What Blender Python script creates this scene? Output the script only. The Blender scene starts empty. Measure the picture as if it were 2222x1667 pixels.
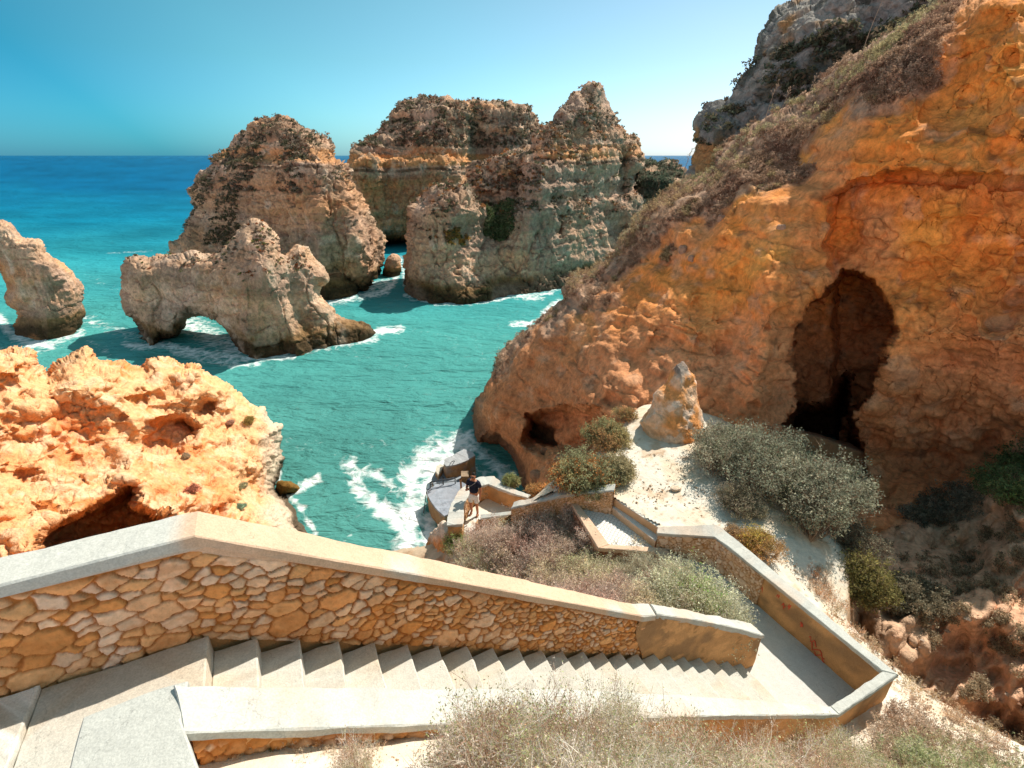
import bpy, math, random
import numpy as np
from mathutils import Vector
C = bpy.context.scene.collection
sc = bpy.context.scene
# ------------------------------------------------------------ camera, sky, sun, exposure
FP = 1111.0                                   # focal length in photo pixels (photo is 2222 wide)
PITCH = math.atan(496 / FP)
cc, ss = math.cos(PITCH), math.sin(PITCH)
cam_d = bpy.data.cameras.new("camera"); cam = bpy.data.objects.new("camera", cam_d); C.objects.link(cam)
cam_d.sensor_width = 36; cam_d.lens = 18.0; cam_d.clip_start = .05; cam_d.clip_end = 60000
cam.location = (0, 0, 0); cam.rotation_euler = (math.pi / 2 - PITCH, 0, 0)
sc.camera = cam
SUN_AZ, SUN_EL = math.radians(44.5), math.radians(49)
w = bpy.data.worlds.new("World"); sc.world = w; w.use_nodes = True
nt = w.node_tree; bg = nt.nodes["Background"]
sky = nt.nodes.new("ShaderNodeTexSky"); sky.sky_type = 'NISHITA'; sky.sun_disc = False
sky.sun_elevation = SUN_EL; sky.sun_rotation = SUN_AZ; sky.air_density = 1.0; sky.dust_density = 0.6; sky.ozone_density = 1.6
# the clear sky is deepest a quarter turn from the sun and pale towards it
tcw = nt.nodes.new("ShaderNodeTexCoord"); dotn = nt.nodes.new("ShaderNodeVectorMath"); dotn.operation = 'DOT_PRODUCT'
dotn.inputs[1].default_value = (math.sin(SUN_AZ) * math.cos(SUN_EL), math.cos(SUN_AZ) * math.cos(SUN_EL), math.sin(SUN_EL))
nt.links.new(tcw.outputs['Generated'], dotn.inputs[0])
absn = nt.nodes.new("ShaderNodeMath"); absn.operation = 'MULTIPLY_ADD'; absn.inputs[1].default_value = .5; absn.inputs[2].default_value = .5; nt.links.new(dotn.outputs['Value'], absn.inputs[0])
def ramp(src, stops):
    r = nt.nodes.new("ShaderNodeValToRGB"); e = r.color_ramp.elements
    while len(e) < len(stops): e.new(.5)
    for k, (p, c) in enumerate(stops): e[k].position = p; e[k].color = (*c, 1)
    nt.links.new(src, r.inputs[0]); return r
rA = ramp(absn.outputs[0], [(0, (1.95, 1.48, 1.12)), (.36, (1.9, 1.42, 1.08)), (.46, (.20, .48, .50)), (.50, (.095, .42, .46)), (.58, (.07, .42, .44)), (.675, (.27, .62, .54)), (.775, (.45, .71, .61)), (.86, (.62, .72, .64))])  # low stops: unseen sky behind the camera, brightened and warmed as added fill
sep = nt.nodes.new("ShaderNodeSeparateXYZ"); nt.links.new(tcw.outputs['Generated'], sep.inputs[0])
rB = ramp(sep.outputs[2], [(0, (.74, .63, 1.04)), (.06, (.72, .65, .90)), (.14, (.62, .60, .70)), (.26, (.53, .57, .58)), (.40, (1.05, .88, .68))])  # last stop: sky above the view, raised and warmed for extra fill light
def mul(a_, b_):
    m_ = nt.nodes.new("ShaderNodeMix"); m_.data_type = 'RGBA'; m_.blend_type = 'MULTIPLY'; m_.inputs[0].default_value = 1
    nt.links.new(a_, m_.inputs[6]); nt.links.new(b_, m_.inputs[7]); return m_.outputs[2]
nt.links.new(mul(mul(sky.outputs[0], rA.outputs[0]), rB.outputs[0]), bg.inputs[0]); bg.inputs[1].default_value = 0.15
sl = bpy.data.lights.new("sun", 'SUN'); sl.energy = 3.0; sl.angle = math.radians(.5); sl.color = (1, .93, .82)
so = bpy.data.objects.new("sun", sl); C.objects.link(so)
sd = Vector((math.sin(SUN_AZ) * math.cos(SUN_EL), math.cos(SUN_AZ) * math.cos(SUN_EL), math.sin(SUN_EL)))
so.rotation_euler = sd.to_track_quat('Z', 'Y').to_euler(); so.location = sd * 60
sc.view_settings.view_transform = 'Standard'; sc.view_settings.look = 'None'
sc.view_settings.exposure = 1.12; sc.view_settings.gamma = 1
SEA = -16.0
rng = np.random.default_rng(7)

# ------------------------------------------------------------ helpers: rays, noise, meshes
def ray(x, y):
    x = np.asarray(x, float); y = np.asarray(y, float)
    b = (x - 1111) / FP; a = (833.5 - y) / FP
    return np.stack([b, cc + a * ss, -ss + a * cc], -1)
def PZ(x, y, Z): r = ray(x, y); return r * (Z / r[..., 2])[..., None]
def PY(x, y, Y): r = ray(x, y); return r * (np.asarray(Y) / r[..., 1])[..., None]

def hash3(i, j, k, seed):
    h = (i.astype(np.int64) * 374761393 + j.astype(np.int64) * 668265263 + k.astype(np.int64) * 2147483647 + seed * 974634777) & 0xffffffff
    h = ((h ^ (h >> 13)) * 1274126177) & 0xffffffff
    h = ((h ^ (h >> 16)) * 2246822519) & 0xffffffff
    return ((h ^ (h >> 15)) & 0xffffff) / 8388607.5 - 1.0
def vnoise(P, seed=0):
    f = np.floor(P); t = P - f; t = t * t * t * (t * (t * 6 - 15) + 10); f = f.astype(np.int64)
    x, y, z = f[:, 0], f[:, 1], f[:, 2]; r = 0
    for dx in (0, 1):
        wx = t[:, 0] if dx else 1 - t[:, 0]
        for dy in (0, 1):
            wy = t[:, 1] if dy else 1 - t[:, 1]
            for dz in (0, 1):
                wz = t[:, 2] if dz else 1 - t[:, 2]
                r = r + wx * wy * wz * hash3(x + dx, y + dy, z + dz, seed)
    return r
def fbm(P, s, o=4, seed=0, ridge=False):
    if np.isscalar(s): s = (s, s, s)
    Q = P / np.array(s, float); r = 0; a = 1; tot = 0
    for i in range(o):
        n = vnoise(Q + 17.3 * i, seed + i)
        r = r + a * ((1 - 2 * np.abs(n)) if ridge else n); tot += a; a *= .5; Q = Q * 2.03
    return r / tot
def sstep(a, b, x): t = np.clip((x - a) / (b - a), 0, 1); return t * t * (3 - 2 * t)
def mixc(a, b, t): return np.asarray(a) * (1 - t[:, None]) + np.asarray(b) * t[:, None]
def poly_sd(P, poly):                          # signed distance, positive inside
    poly = np.asarray(poly, float); n = len(poly); d = np.full(len(P), 1e18); ins = np.zeros(len(P), bool)
    for i in range(n):
        a = poly[i]; b = poly[(i + 1) % n]; ab = b - a; ap = P - a
        t = np.clip((ap @ ab) / max(ab @ ab, 1e-12), 0, 1)
        q = ap - t[:, None] * ab; d = np.minimum(d, (q * q).sum(1))
        if a[1] != b[1]:
            c = (a[1] > P[:, 1]) != (b[1] > P[:, 1])
            ins ^= c & (P[:, 0] < (b[0] - a[0]) * (P[:, 1] - a[1]) / (b[1] - a[1]) + a[0])
    d = np.sqrt(d); return np.where(ins, d, -d)
def line_d(P, pts):                            # distance to an open polyline
    pts = np.asarray(pts, float); d = np.full(len(P), 1e18)
    for a, b in zip(pts[:-1], pts[1:]):
        ab = b - a; ap = P - a; t = np.clip((ap @ ab) / max(ab @ ab, 1e-12), 0, 1)
        q = ap - t[:, None] * ab; d = np.minimum(d, (q * q).sum(1))
    return np.sqrt(d)
def tps(pts, vals, lam=0.0):                   # thin plate spline through control points
    p = np.asarray(pts, float); s = np.abs(p).max(); p = p / s; n = len(p)
    def U_(r2): return np.where(r2 > 0, r2 * np.log(np.maximum(r2, 1e-20)), 0)
    K = U_(((p[:, None] - p[None]) ** 2).sum(-1)) + lam * np.eye(n)
    Pm = np.c_[np.ones(n), p]; A = np.block([[K, Pm], [Pm.T, np.zeros((3, 3))]])
    c = np.linalg.solve(A, np.r_[np.asarray(vals, float), 0, 0, 0])
    def f(q):
        q = np.asarray(q, float) / s; out = np.zeros(len(q))
        for i0 in range(0, len(q), 60000):
            qq = q[i0:i0 + 60000]; out[i0:i0 + 60000] = U_(((qq[:, None] - p[None]) ** 2).sum(-1)) @ c[:n] + c[n] + qq @ c[n + 1:]
        return out
    return f

def tag(o, label=None, cat=None, group=None, kind=None):
    if label: o['label'] = label
    if cat: o['category'] = cat
    if group: o['group'] = group
    if kind: o['kind'] = kind
    return o
def mesh_np(name, V, F, mat, col=None, parent=None, smooth=True):
    V = np.asarray(V, np.float32); F = np.asarray(F, np.int32)
    me = bpy.data.meshes.new(name); me.vertices.add(len(V)); me.vertices.foreach_set('co', V.ravel())
    k = F.shape[1]; me.loops.add(F.size); me.loops.foreach_set('vertex_index', F.ravel())
    me.polygons.add(len(F)); me.polygons.foreach_set('loop_start', np.arange(0, F.size, k, dtype=np.int32))
    me.update(calc_edges=True)
    me.polygons.foreach_set('use_smooth', np.full(len(F), smooth))
    if col is not None:
        a = me.color_attributes.new('Col', 'FLOAT_COLOR', 'POINT')
        c4 = np.ones((len(V), 4), np.float32); c4[:, :col.shape[1]] = col; a.data.foreach_set('color', c4.ravel())
    me.materials.append(mat); me.validate()
    o = bpy.data.objects.new(name, me); C.objects.link(o)
    if parent: o.parent = parent
    return o
def empty(name, loc=(0, 0, 0)):
    o = bpy.data.objects.new(name, None); C.objects.link(o); o.location = loc; return o
def vnormals(V, F):
    n = np.zeros_like(V)
    if F.shape[1] == 4: fn = np.cross(V[F[:, 2]] - V[F[:, 0]], V[F[:, 3]] - V[F[:, 1]])
    else: fn = np.cross(V[F[:, 1]] - V[F[:, 0]], V[F[:, 2]] - V[F[:, 0]])
    for k in range(F.shape[1]):
        for c in range(3): n[:, c] += np.bincount(F[:, k], fn[:, c], len(V))
    return n / np.maximum(np.linalg.norm(n, axis=1), 1e-12)[:, None]

# ------------------------------------------------------------ materials
def mat_new(name):
    m = bpy.data.materials.new(name); m.use_nodes = True; n = m.node_tree; return m, n, n.nodes['Principled BSDF']
def N_(n, t, **kw):
    x = n.nodes.new(t)
    for k, v in kw.items(): setattr(x, k, v)
    return x
def mat_col(name, rough=.95, var=.25, vscale=6.0, bumps=((3., .05), (14., .012)), spec=.15, base=None, crack=0.0, crack_scale=2.0, detail=8):
    """surface whose colour is the mesh's own Col attribute (or a flat base), varied by noise, with several scales of bump"""
    m, n, b = mat_new(name); L = n.links.new
    tc = N_(n, 'ShaderNodeNewGeometry')
    if base is None:
        at = N_(n, 'ShaderNodeAttribute', attribute_name='Col'); src = at.outputs['Color']
    else:
        rgb = N_(n, 'ShaderNodeRGB'); rgb.outputs[0].default_value = (*base, 1); src = rgb.outputs[0]
    nz = N_(n, 'ShaderNodeTexNoise'); nz.inputs['Scale'].default_value = vscale; nz.inputs['Detail'].default_value = detail; nz.inputs['Roughness'].default_value = .68
    L(tc.outputs['Position'], nz.inputs['Vector'])
    mr = N_(n, 'ShaderNodeMapRange'); mr.inputs[1].default_value = .3; mr.inputs[2].default_value = .7
    mr.inputs[3].default_value = 1 - var; mr.inputs[4].default_value = 1 + var; L(nz.outputs[0], mr.inputs[0])
    vm = N_(n, 'ShaderNodeVectorMath', operation='SCALE'); L(src, vm.inputs[0]); L(mr.outputs[0], vm.inputs[3])
    L(vm.outputs[0], b.inputs['Base Color']); b.inputs['Roughness'].default_value = rough
    b.inputs['Specular IOR Level'].default_value = spec
    last = None
    for i, (s_, d_) in enumerate(bumps):
        t = N_(n, 'ShaderNodeTexNoise'); t.inputs['Scale'].default_value = s_; t.inputs['Detail'].default_value = 6; t.inputs['Roughness'].default_value = .6
        L(tc.outputs['Position'], t.inputs['Vector'])
        bp = N_(n, 'ShaderNodeBump'); bp.inputs['Distance'].default_value = d_; bp.inputs['Strength'].default_value = 1; L(t.outputs[0], bp.inputs['Height'])
        if last: L(last.outputs[0], bp.inputs['Normal'])
        last = bp
    if crack:
        v = N_(n, 'ShaderNodeTexVoronoi', feature='DISTANCE_TO_EDGE'); v.inputs['Scale'].default_value = crack_scale
        wn = N_(n, 'ShaderNodeVectorMath', operation='MULTIPLY_ADD'); wn.inputs[1].default_value = (.5, .5, .5)
        L(nz.outputs['Color'], wn.inputs[0]); L(tc.outputs['Position'], wn.inputs[2]); L(wn.outputs[0], v.inputs['Vector'])
        r2 = N_(n, 'ShaderNodeMapRange'); r2.inputs[1].default_value = 0; r2.inputs[2].default_value = .06; L(v.outputs[0], r2.inputs[0])
        bp = N_(n, 'ShaderNodeBump'); bp.inputs['Distance'].default_value = crack; bp.inputs['Strength'].default_value = 1
        L(r2.outputs[0], bp.inputs['Height'])
        if last: L(last.outputs[0], bp.inputs['Normal'])
        last = bp
    if last: L(last.outputs[0], b.inputs['Normal'])
    return m
M_far = mat_col('far_rock', bumps=((.9, .6), (3.5, .25)), vscale=2.2, var=.45)
M_mid = mat_col('mid_rock', bumps=((1.6, .3), (6., .12)), vscale=3.5, var=.42)
M_cliff = mat_col('cliff_rock', bumps=((2.2, .10), (9., .06), (30., .02)), vscale=4.5, var=.38)
M_near = mat_col('near_rock', bumps=((5., .10), (18., .05)), vscale=7, var=.28)
M_sand = mat_col('sand', bumps=((3, .05), (20., .012), (90., .004)), vscale=9, var=.10)
M_conc = mat_col('concrete', bumps=((12., .008), (80., .003)), vscale=14, var=.09, rough=.9)
M_stone = mat_col('masonry', bumps=((16., .016), (70., .004)), vscale=14, var=.16)
M_plant = mat_col('plant', bumps=(), vscale=5, var=.15, rough=.8, spec=.1)
_n = M_plant.node_tree; _b = _n.nodes['Principled BSDF']; _t = _n.nodes.new('ShaderNodeBsdfTranslucent'); _m = _n.nodes.new('ShaderNodeMixShader'); _m.inputs[0].default_value = .38
_n.links.new(_b.inputs['Base Color'].links[0].from_socket, _t.inputs['Color']); _n.links.new(_b.outputs[0], _m.inputs[1]); _n.links.new(_t.outputs[0], _m.inputs[2]); _n.links.new(_m.outputs[0], _n.nodes['Material Output'].inputs['Surface'])
M_dock = mat_col('dock_concrete', bumps=((4., .03), (25., .008)), vscale=3, var=.2)
def crack_lines(m, scale=1.1, w=.0035, dark=.26, speck=.10):
    n = m.node_tree; L = n.links.new; b = n.nodes['Principled BSDF']; src = b.inputs['Base Color'].links[0].from_socket; g = n.nodes.new('ShaderNodeNewGeometry')
    nz = n.nodes.new('ShaderNodeTexNoise'); nz.inputs['Scale'].default_value = 2.2; nz.inputs['Detail'].default_value = 7; L(g.outputs['Position'], nz.inputs['Vector'])
    a = n.nodes.new('ShaderNodeVectorMath'); a.operation = 'MULTIPLY_ADD'; a.inputs[1].default_value = (.9, .9, .9); L(nz.outputs['Color'], a.inputs[0]); L(g.outputs['Position'], a.inputs[2])
    v = n.nodes.new('ShaderNodeTexVoronoi'); v.feature = 'DISTANCE_TO_EDGE'; v.inputs['Scale'].default_value = scale; L(a.outputs[0], v.inputs['Vector'])
    r = n.nodes.new('ShaderNodeMapRange'); r.inputs[1].default_value = w * .3; r.inputs[2].default_value = w; r.inputs[3].default_value = 1 - dark; r.inputs[4].default_value = 1; L(v.outputs[0], r.inputs[0])
    z = n.nodes.new('ShaderNodeTexNoise'); z.inputs['Scale'].default_value = 70; z.inputs['Detail'].default_value = 4; L(g.outputs['Position'], z.inputs['Vector'])
    r2 = n.nodes.new('ShaderNodeMapRange'); r2.inputs[1].default_value = .35; r2.inputs[2].default_value = .65; r2.inputs[3].default_value = 1 - speck; r2.inputs[4].default_value = 1 + speck; L(z.outputs[0], r2.inputs[0])
    mm = n.nodes.new('ShaderNodeMath'); mm.operation = 'MULTIPLY'; L(r.outputs[0], mm.inputs[0]); L(r2.outputs[0], mm.inputs[1])
    s_ = n.nodes.new('ShaderNodeVectorMath'); s_.operation = 'SCALE'; L(src, s_.inputs[0]); L(mm.outputs[0], s_.inputs[3]); L(s_.outputs[0], b.inputs['Base Color'])
crack_lines(M_conc); crack_lines(M_dock, .7, .01)
def mat_flat(name, base, rough=.7, spec=.3, metal=0.):
    m = mat_col(name, base=base, rough=rough, spec=spec, bumps=((40., .002),), var=.12, vscale=25)
    m.node_tree.nodes['Principled BSDF'].inputs['Metallic'].default_value = metal; return m

# ------------------------------------------------------------ rocks: a closed shell with its own front and back
def water_Y(px, wl):                           # distance of the waterline under each image column
    wl = np.asarray(wl, float); y = np.interp(px, wl[:, 0], wl[:, 1]); return PZ(px, y, SEA)[..., 1]
def rock_shell(poly, F, T, R, step=2.0, holes=(), rag=2.0, seed=1, backk=1.0, minr=0.0):
    poly = np.asarray(poly, float); x0, y0 = poly.min(0) - 3 * step; x1, y1 = poly.max(0) + 3 * step
    xs = np.arange(x0, x1 + step, step); ys = np.arange(y0, y1 + step, step); nx, ny = len(xs), len(ys)
    X, Y = np.meshgrid(xs, ys); G = np.c_[X.ravel(), Y.ravel()]
    sd_ = poly_sd(G, poly)
    for h in holes: sd_ = np.minimum(sd_, -poly_sd(G, h))
    sd_ = sd_ + rag * fbm(np.c_[G, np.zeros(len(G))], 22, 4, seed)
    S = sd_.reshape(ny, nx); ins = S > 0
    cell = ins[:-1, :-1] | ins[1:, :-1] | ins[:-1, 1:] | ins[1:, 1:]
    gy, gx = np.gradient(S, step); g2 = np.maximum(gx * gx + gy * gy, .25)
    out = ~ins; X2 = np.where(out, X - S * gx / g2, X); Y2 = np.where(out, Y - S * gy / g2, Y)
    act = np.zeros((ny, nx), bool)
    for a in (0, 1):
        for b in (0, 1): act[a:ny - 1 + a, b:nx - 1 + b] |= cell
    idx = -np.ones((ny, nx), int); av = np.where(act.ravel())[0]; idx.ravel()[av] = np.arange(len(av))
    px = X2.ravel()[av]; py = Y2.ravel()[av]; d = np.maximum(S.ravel()[av], 0)
    Fv = F(px, py); Tv = T(px, py) if callable(T) else np.full(len(px), float(T))
    h = Tv * np.sqrt(np.maximum(0, 1 - (1 - np.minimum(d / R, 1)) ** 2))
    Cv = Fv + Tv
    front = PY(px, py, Cv - h); interior = d > 0; bi = np.where(interior)[0]
    back = PY(px[bi], py[bi], (Cv + backk * h)[bi])
    V = np.vstack([front, back]); bmap = np.arange(len(px)); bmap[bi] = len(px) + np.arange(len(bi))
    cy, cx = np.where(cell)
    q = np.stack([idx[cy, cx], idx[cy + 1, cx], idx[cy + 1, cx + 1], idx[cy, cx + 1]], 1)
    FB = bmap[q][:, ::-1]
    faces = np.vstack([q, FB]); PX = np.r_[px, px[bi]]; PYY = np.r_[py, py[bi]]; D = np.r_[d, d[bi]]
    isf = np.r_[np.ones(len(px), bool), np.zeros(len(bi), bool)]
    return V, faces, PX, PYY, D, isf
def cliff_disp(V, F, terms, nmul=1.0):
    n = vnormals(V, F); return V + n * (terms(V) * nmul)[:, None]
def P2(V): return np.c_[V[:, 0], V[:, 1], V[:, 2]]
def strata(V, s=1.0, seed=5):
    z = V[:, 2] + .5 * fbm(V, 9, 2, seed); a = fbm(np.c_[np.zeros((len(V), 2)), z], (1, 1, 1.3 * s), 3, seed + 3)
    return a

# -- colours shared by the sea stacks
TAN = np.array((.62, .39, .25)); GREY = np.array((.47, .31, .225)); ORG = np.array((.64, .29, .11)); PALE = np.array((.78, .60, .45))
VEGD = np.array((.085, .07, .045)); VEGR = np.array((.23, .12, .075)); WETD = np.array((.055, .036, .018)); ALG = np.array((.16, .085, .02))
def stack_col(V, nrm, orange=.4, bands=(), veg=.5, vtop=4, seed=3, wet=1.6):
    z = V[:, 2] - SEA
    c = mixc(GREY, TAN, sstep(-.35, .35, fbm(V, 5, 4, seed)))
    c = mixc(c, ORG, orange * sstep(-.05, .5, fbm(V, (8, 8, 2.5), 4, seed + 9)))
    st = strata(V, .55, seed + 2); c = c * (1 + .35 * st)[:, None]
    for (zc, hw, k, colr) in bands:
        zz = z + .6 * fbm(V, 7, 3, seed + 4); c = mixc(c, colr, k * (1 - sstep(hw * .6, hw, np.abs(zz - zc))))
    c = mixc(c, PALE, .55 * sstep(.25, .6, fbm(V, 1.8, 3, seed + 20)))
    # lichen and scrub stains, thick on the ledges and tops
    up = sstep(.15, .75, nrm[:, 2]); t = sstep(.05, .35, fbm(V, 3.2, 4, seed + 11) + .35 * up + .25 * sstep(vtop, vtop + 6, z) - .30)
    c = mixc(c, VEGD * 1.6, .7 * veg * t)
    c = mixc(c, VEGR, veg * .7 * sstep(.1, .4, fbm(V, 2.1, 3, seed + 30) + .3 * up - .25) * up)
    wz = z + .5 * fbm(V, 2.5, 3, seed + 5)
    c = mixc(c, ALG, .8 * (1 - sstep(wet, wet * 1.7, wz))); c = mixc(c, WETD, .92 * (1 - sstep(wet * .55, wet * 1.05, wz)))
    return np.clip(c, .01, .9)
def far_terms(k=1.0, seed=0, str_amp=.45):
    def t(V):
        ck = 1 - sstep(0, .075, np.abs(fbm(V, (2.2, 2.2, 7), 4, seed + 40))); ck2 = 1 - sstep(0, .06, np.abs(fbm(V, (3.5, 3.5, 1.6), 4, seed + 44)))
        return k * (1.1 * fbm(V, (5, 5, 14), 4, seed) - .38 * ck - .28 * ck2 + str_amp * strata(V, 1.0, seed + 5) + .55 * fbm(V, 1.9, 4, seed + 8) + .30 * fbm(V, .8, 3, seed + 12, True))
    return t
def make_rock(name, poly, F, T, R, terms, colfn, mat, label, cat='rock', kind=None, group=None, parent=None, **kw):
    V, Fc, PX, PYy, D, isf = rock_shell(poly, F, T, R, **kw)
    V = cliff_disp(V, Fc, terms); n = vnormals(V, Fc)
    col = colfn(V, n, PX, PYy)
    o = mesh_np(name, V, Fc, mat, col, parent=parent); tag(o, label, cat if not parent else None, group, kind)
    return o, V, n, isf, PX, PYy

# leaf clusters used for scrub seen from afar
def leaf_cloud(P, H, n_leaf, size, pal, seed, flat=.8):
    r = np.random.default_rng(seed); m = len(P); rep = np.repeat(np.arange(m), n_leaf)
    d = r.normal(size=(len(rep), 3)); d /= np.linalg.norm(d, axis=1)[:, None]; d[:, 2] = np.abs(d[:, 2]) * flat
    rad = r.random(len(rep)) ** .5; c = P[rep] + d * (H[rep] * rad)[:, None]
    a = r.normal(size=(len(rep), 3)); a /= np.linalg.norm(a, axis=1)[:, None]; b = np.cross(a, r.normal(size=(len(rep), 3))); b /= np.linalg.norm(b, axis=1)[:, None]
    s_ = (size * (.5 + r.random(len(rep))))[:, None]
    V = np.stack([c - a * s_ * .5 - b * s_ * .3, c + a * s_ * .9, c - a * s_ * .4 + b * s_ * .5], 1).reshape(-1, 3)
    pal = np.asarray(pal); base = pal[r.integers(0, len(pal), m)]; col = base[rep] * (.7 + .6 * r.random((len(rep), 1)))
    return V, np.arange(len(V)).reshape(-1, 3), np.repeat(col, 3, 0)
def scrub_on(parent, V, n, isf, mask, count, H, size, pal, seed, n_leaf=16, name='scrub_cover'):
    r = np.random.default_rng(seed); ok = np.where(mask)[0]
    if len(ok) == 0: return
    pk = r.choice(ok, min(count, len(ok)), replace=False); P = V[pk]; h = H * (.5 + r.random(len(pk)))
    LV, LF, LC = leaf_cloud(P, h, n_leaf, size, pal, seed)
    o = mesh_np(name, LV, LF, M_plant, LC, parent=parent, smooth=False); o['kind'] = 'stuff'; return o
PAL_FAR = [(.12, .11, .065), (.18, .13, .09), (.32, .18, .12), (.24, .18, .13), (.14, .14, .08), (.36, .28, .21)]

def lean(Y0, py, k, px):                       # lean the face back with height above the sea
    r = ray(px, py); z = np.clip(Y0 * r[..., 2] / r[..., 1] - SEA, 0, 40); return Y0 + k * z
# ------------------------------------------------------------ the sea stacks
LAYER = [(16.2, 1.0, .75, ORG * 1.1), (14.9, .22, .8, np.array((.12, .07, .04))), (11.5, 2.6, .35, ORG)]
# tall stack on the left, behind the arch
PA = [(366, 559), (372, 530), (390, 519), (415, 468), (419, 447), (413, 410), (430, 381), (451, 363), (455, 342), (495, 324), (516, 302), (553, 273), (574, 262), (607, 251), (636, 257), (661, 273), (675, 291), (697, 300), (715, 302), (721, 327), (726, 347), (744, 353), (753, 367), (755, 381), (766, 400), (780, 432), (798, 461), (820, 497), (836, 513), (831, 541), (829, 584), (837, 617), (836, 660), (760, 690), (640, 700), (480, 690), (360, 650), (355, 600)]
WA = [(360, 600), (480, 622), (640, 640), (697, 643), (759, 631), (809, 622), (840, 612)]
fA = tps([(370, 560), (450, 400), (560, 300), (620, 260), (720, 330), (740, 480), (700, 600), (600, 450), (500, 500), (790, 560), (830, 600), (560, 620), (690, 330), (765, 440)],
         [2, 4, 6, 8, 4, -1.5, 0, 1.5, 2, -.5, 1.5, 0, 3.0, 1])
def FA(px, py):
    Y0 = water_Y(px, WA); rib = -2.2 * np.exp(-((px - 735 - (py - 360) * .22) / 26) ** 2) * sstep(330, 380, py)
    return lean(Y0, py, .10, px) + .8 * fA(np.c_[px, py]) + rib + 1.2 * (py < 352) * sstep(356, 346, py)
oA, VA, nA, iA, xA, yA = make_rock('sea_stack', PA, FA, 7.5, 60, far_terms(1.05, 1), lambda V, n, x, y: stack_col(V, n, .45, LAYER, .75, 12, 3), M_far,
    'tall tapering sea stack with a scrubby crown, rising behind the low rock arch', 'sea stack', group='sea stacks off the headland', seed=3, rag=3)
scrub_on(oA, VA, nA, iA, iA & (VA[:, 2] > -3.5 - .6) & ((nA[:, 2] > .05) | (VA[:, 2] > 1)) & (fbm(VA, 3, 3, 77) > -.1), 900, .38, .2, PAL_FAR, 5)
scrub_on(oA, VA, nA, iA, iA & (xA < 560) & (VA[:, 2] > -11) & (fbm(VA, (3, 3, 5), 3, 78) > .16), 420, .45, .22, [(.12, .11, .06), (.15, .12, .07), (.2, .15, .1)], 6)
# low ledge at the foot of the tall stack
PL = [(692, 660), (694, 610), (703, 596), (722, 588), (740, 583), (752, 590), (757, 600), (772, 604), (780, 618), (776, 650), (740, 680), (700, 690)]
make_rock('shore_rock', PL, lambda x, y: lean(water_Y(x, [(690, 648), (730, 643), (780, 634)]), y, .5, x) - 1.2, 2.6, 22, far_terms(.45, 21),
    lambda V, n, x, y: stack_col(V, n, .3, (), .2, 4, 23, wet=1.9), M_far, 'low brown ledge at the foot of the tall stack, just right of the arch', 'rock', seed=9)
# arch rock
PB = [(271, 595), (279, 569), (292, 565), (328, 569), (345, 562), (369, 559), (395, 556), (425, 551), (448, 558), (471, 556), (490, 542), (512, 525), (520, 505), (533, 497), (545, 484), (558, 480), (572, 484), (584, 497), (600, 510), (607, 523), (612, 549), (620, 548), (645, 528), (658, 530), (671, 536), (681, 564), (695, 577), (709, 595), (712, 610), (692, 620), (695, 635), (697, 646), (712, 661), (722, 670), (727, 684), (742, 690), (758, 694), (775, 697), (789, 702), (802, 710), (811, 723), (803, 745), (800, 800), (525, 840), (524, 769), (517, 748), (502, 717), (487, 702), (472, 692), (456, 687), (440, 682), (430, 679), (418, 681), (405, 687), (393, 700), (387, 712), (385, 725), (353, 737), (352, 800), (302, 800), (301, 751), (297, 733), (307, 720), (300, 705), (292, 692), (280, 682), (274, 671), (270, 648), (271, 625)]
WB = [(270, 748), (302, 751), (351, 749), (440, 765), (533, 779), (590, 773), (661, 759), (799, 739), (815, 735)]
fB = tps([(290, 580), (400, 600), (430, 660), (540, 520), (560, 600), (560, 720), (600, 540), (640, 560), (670, 640), (650, 740), (690, 700), (790, 725), (320, 720), (480, 640), (620, 640), (700, 740)],
         [.5, .6, .4, 1.6, -.6, 0, .6, 1.4, .8, .3, .6, 0, 0, .3, 1.3, -.3])
def FB_(px, py):
    rib = -1.1 * np.exp(-((px - 565 - (py - 560) * .42) / 22) ** 2) * sstep(520, 580, py)
    return lean(water_Y(px, WB), py, .12, px) + fB(np.c_[px, py]) + rib
oB, VB, nB, iB, xB, yB = make_rock('rock_arch', PB, FB_, lambda x, y: np.interp(x, [270, 520, 640, 720, 810], [2.6, 3.4, 3.2, 2.2, 1.5]), 30, far_terms(.6, 31, .3),
    lambda V, n, x, y: mixc(stack_col(V, n, .3, (), .35, 7, 33, wet=1.5), PALE * .8, .35 * sstep(0, .4, fbm(V, 1.2, 3, 44))), M_mid,
    'low rock arch with a round opening over white water, knobbly spires at its right', 'rock arch', step=1.8, rag=2.5, seed=4)
scrub_on(oB, VB, nB, iB, iB & (nB[:, 2] > .35) & (VB[:, 2] > -9.5) & (fbm(VB, 1.5, 3, 7) > .0), 260, .16, .11, PAL_FAR + [(.36, .13, .05), (.16, .18, .05)], 8)
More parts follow.
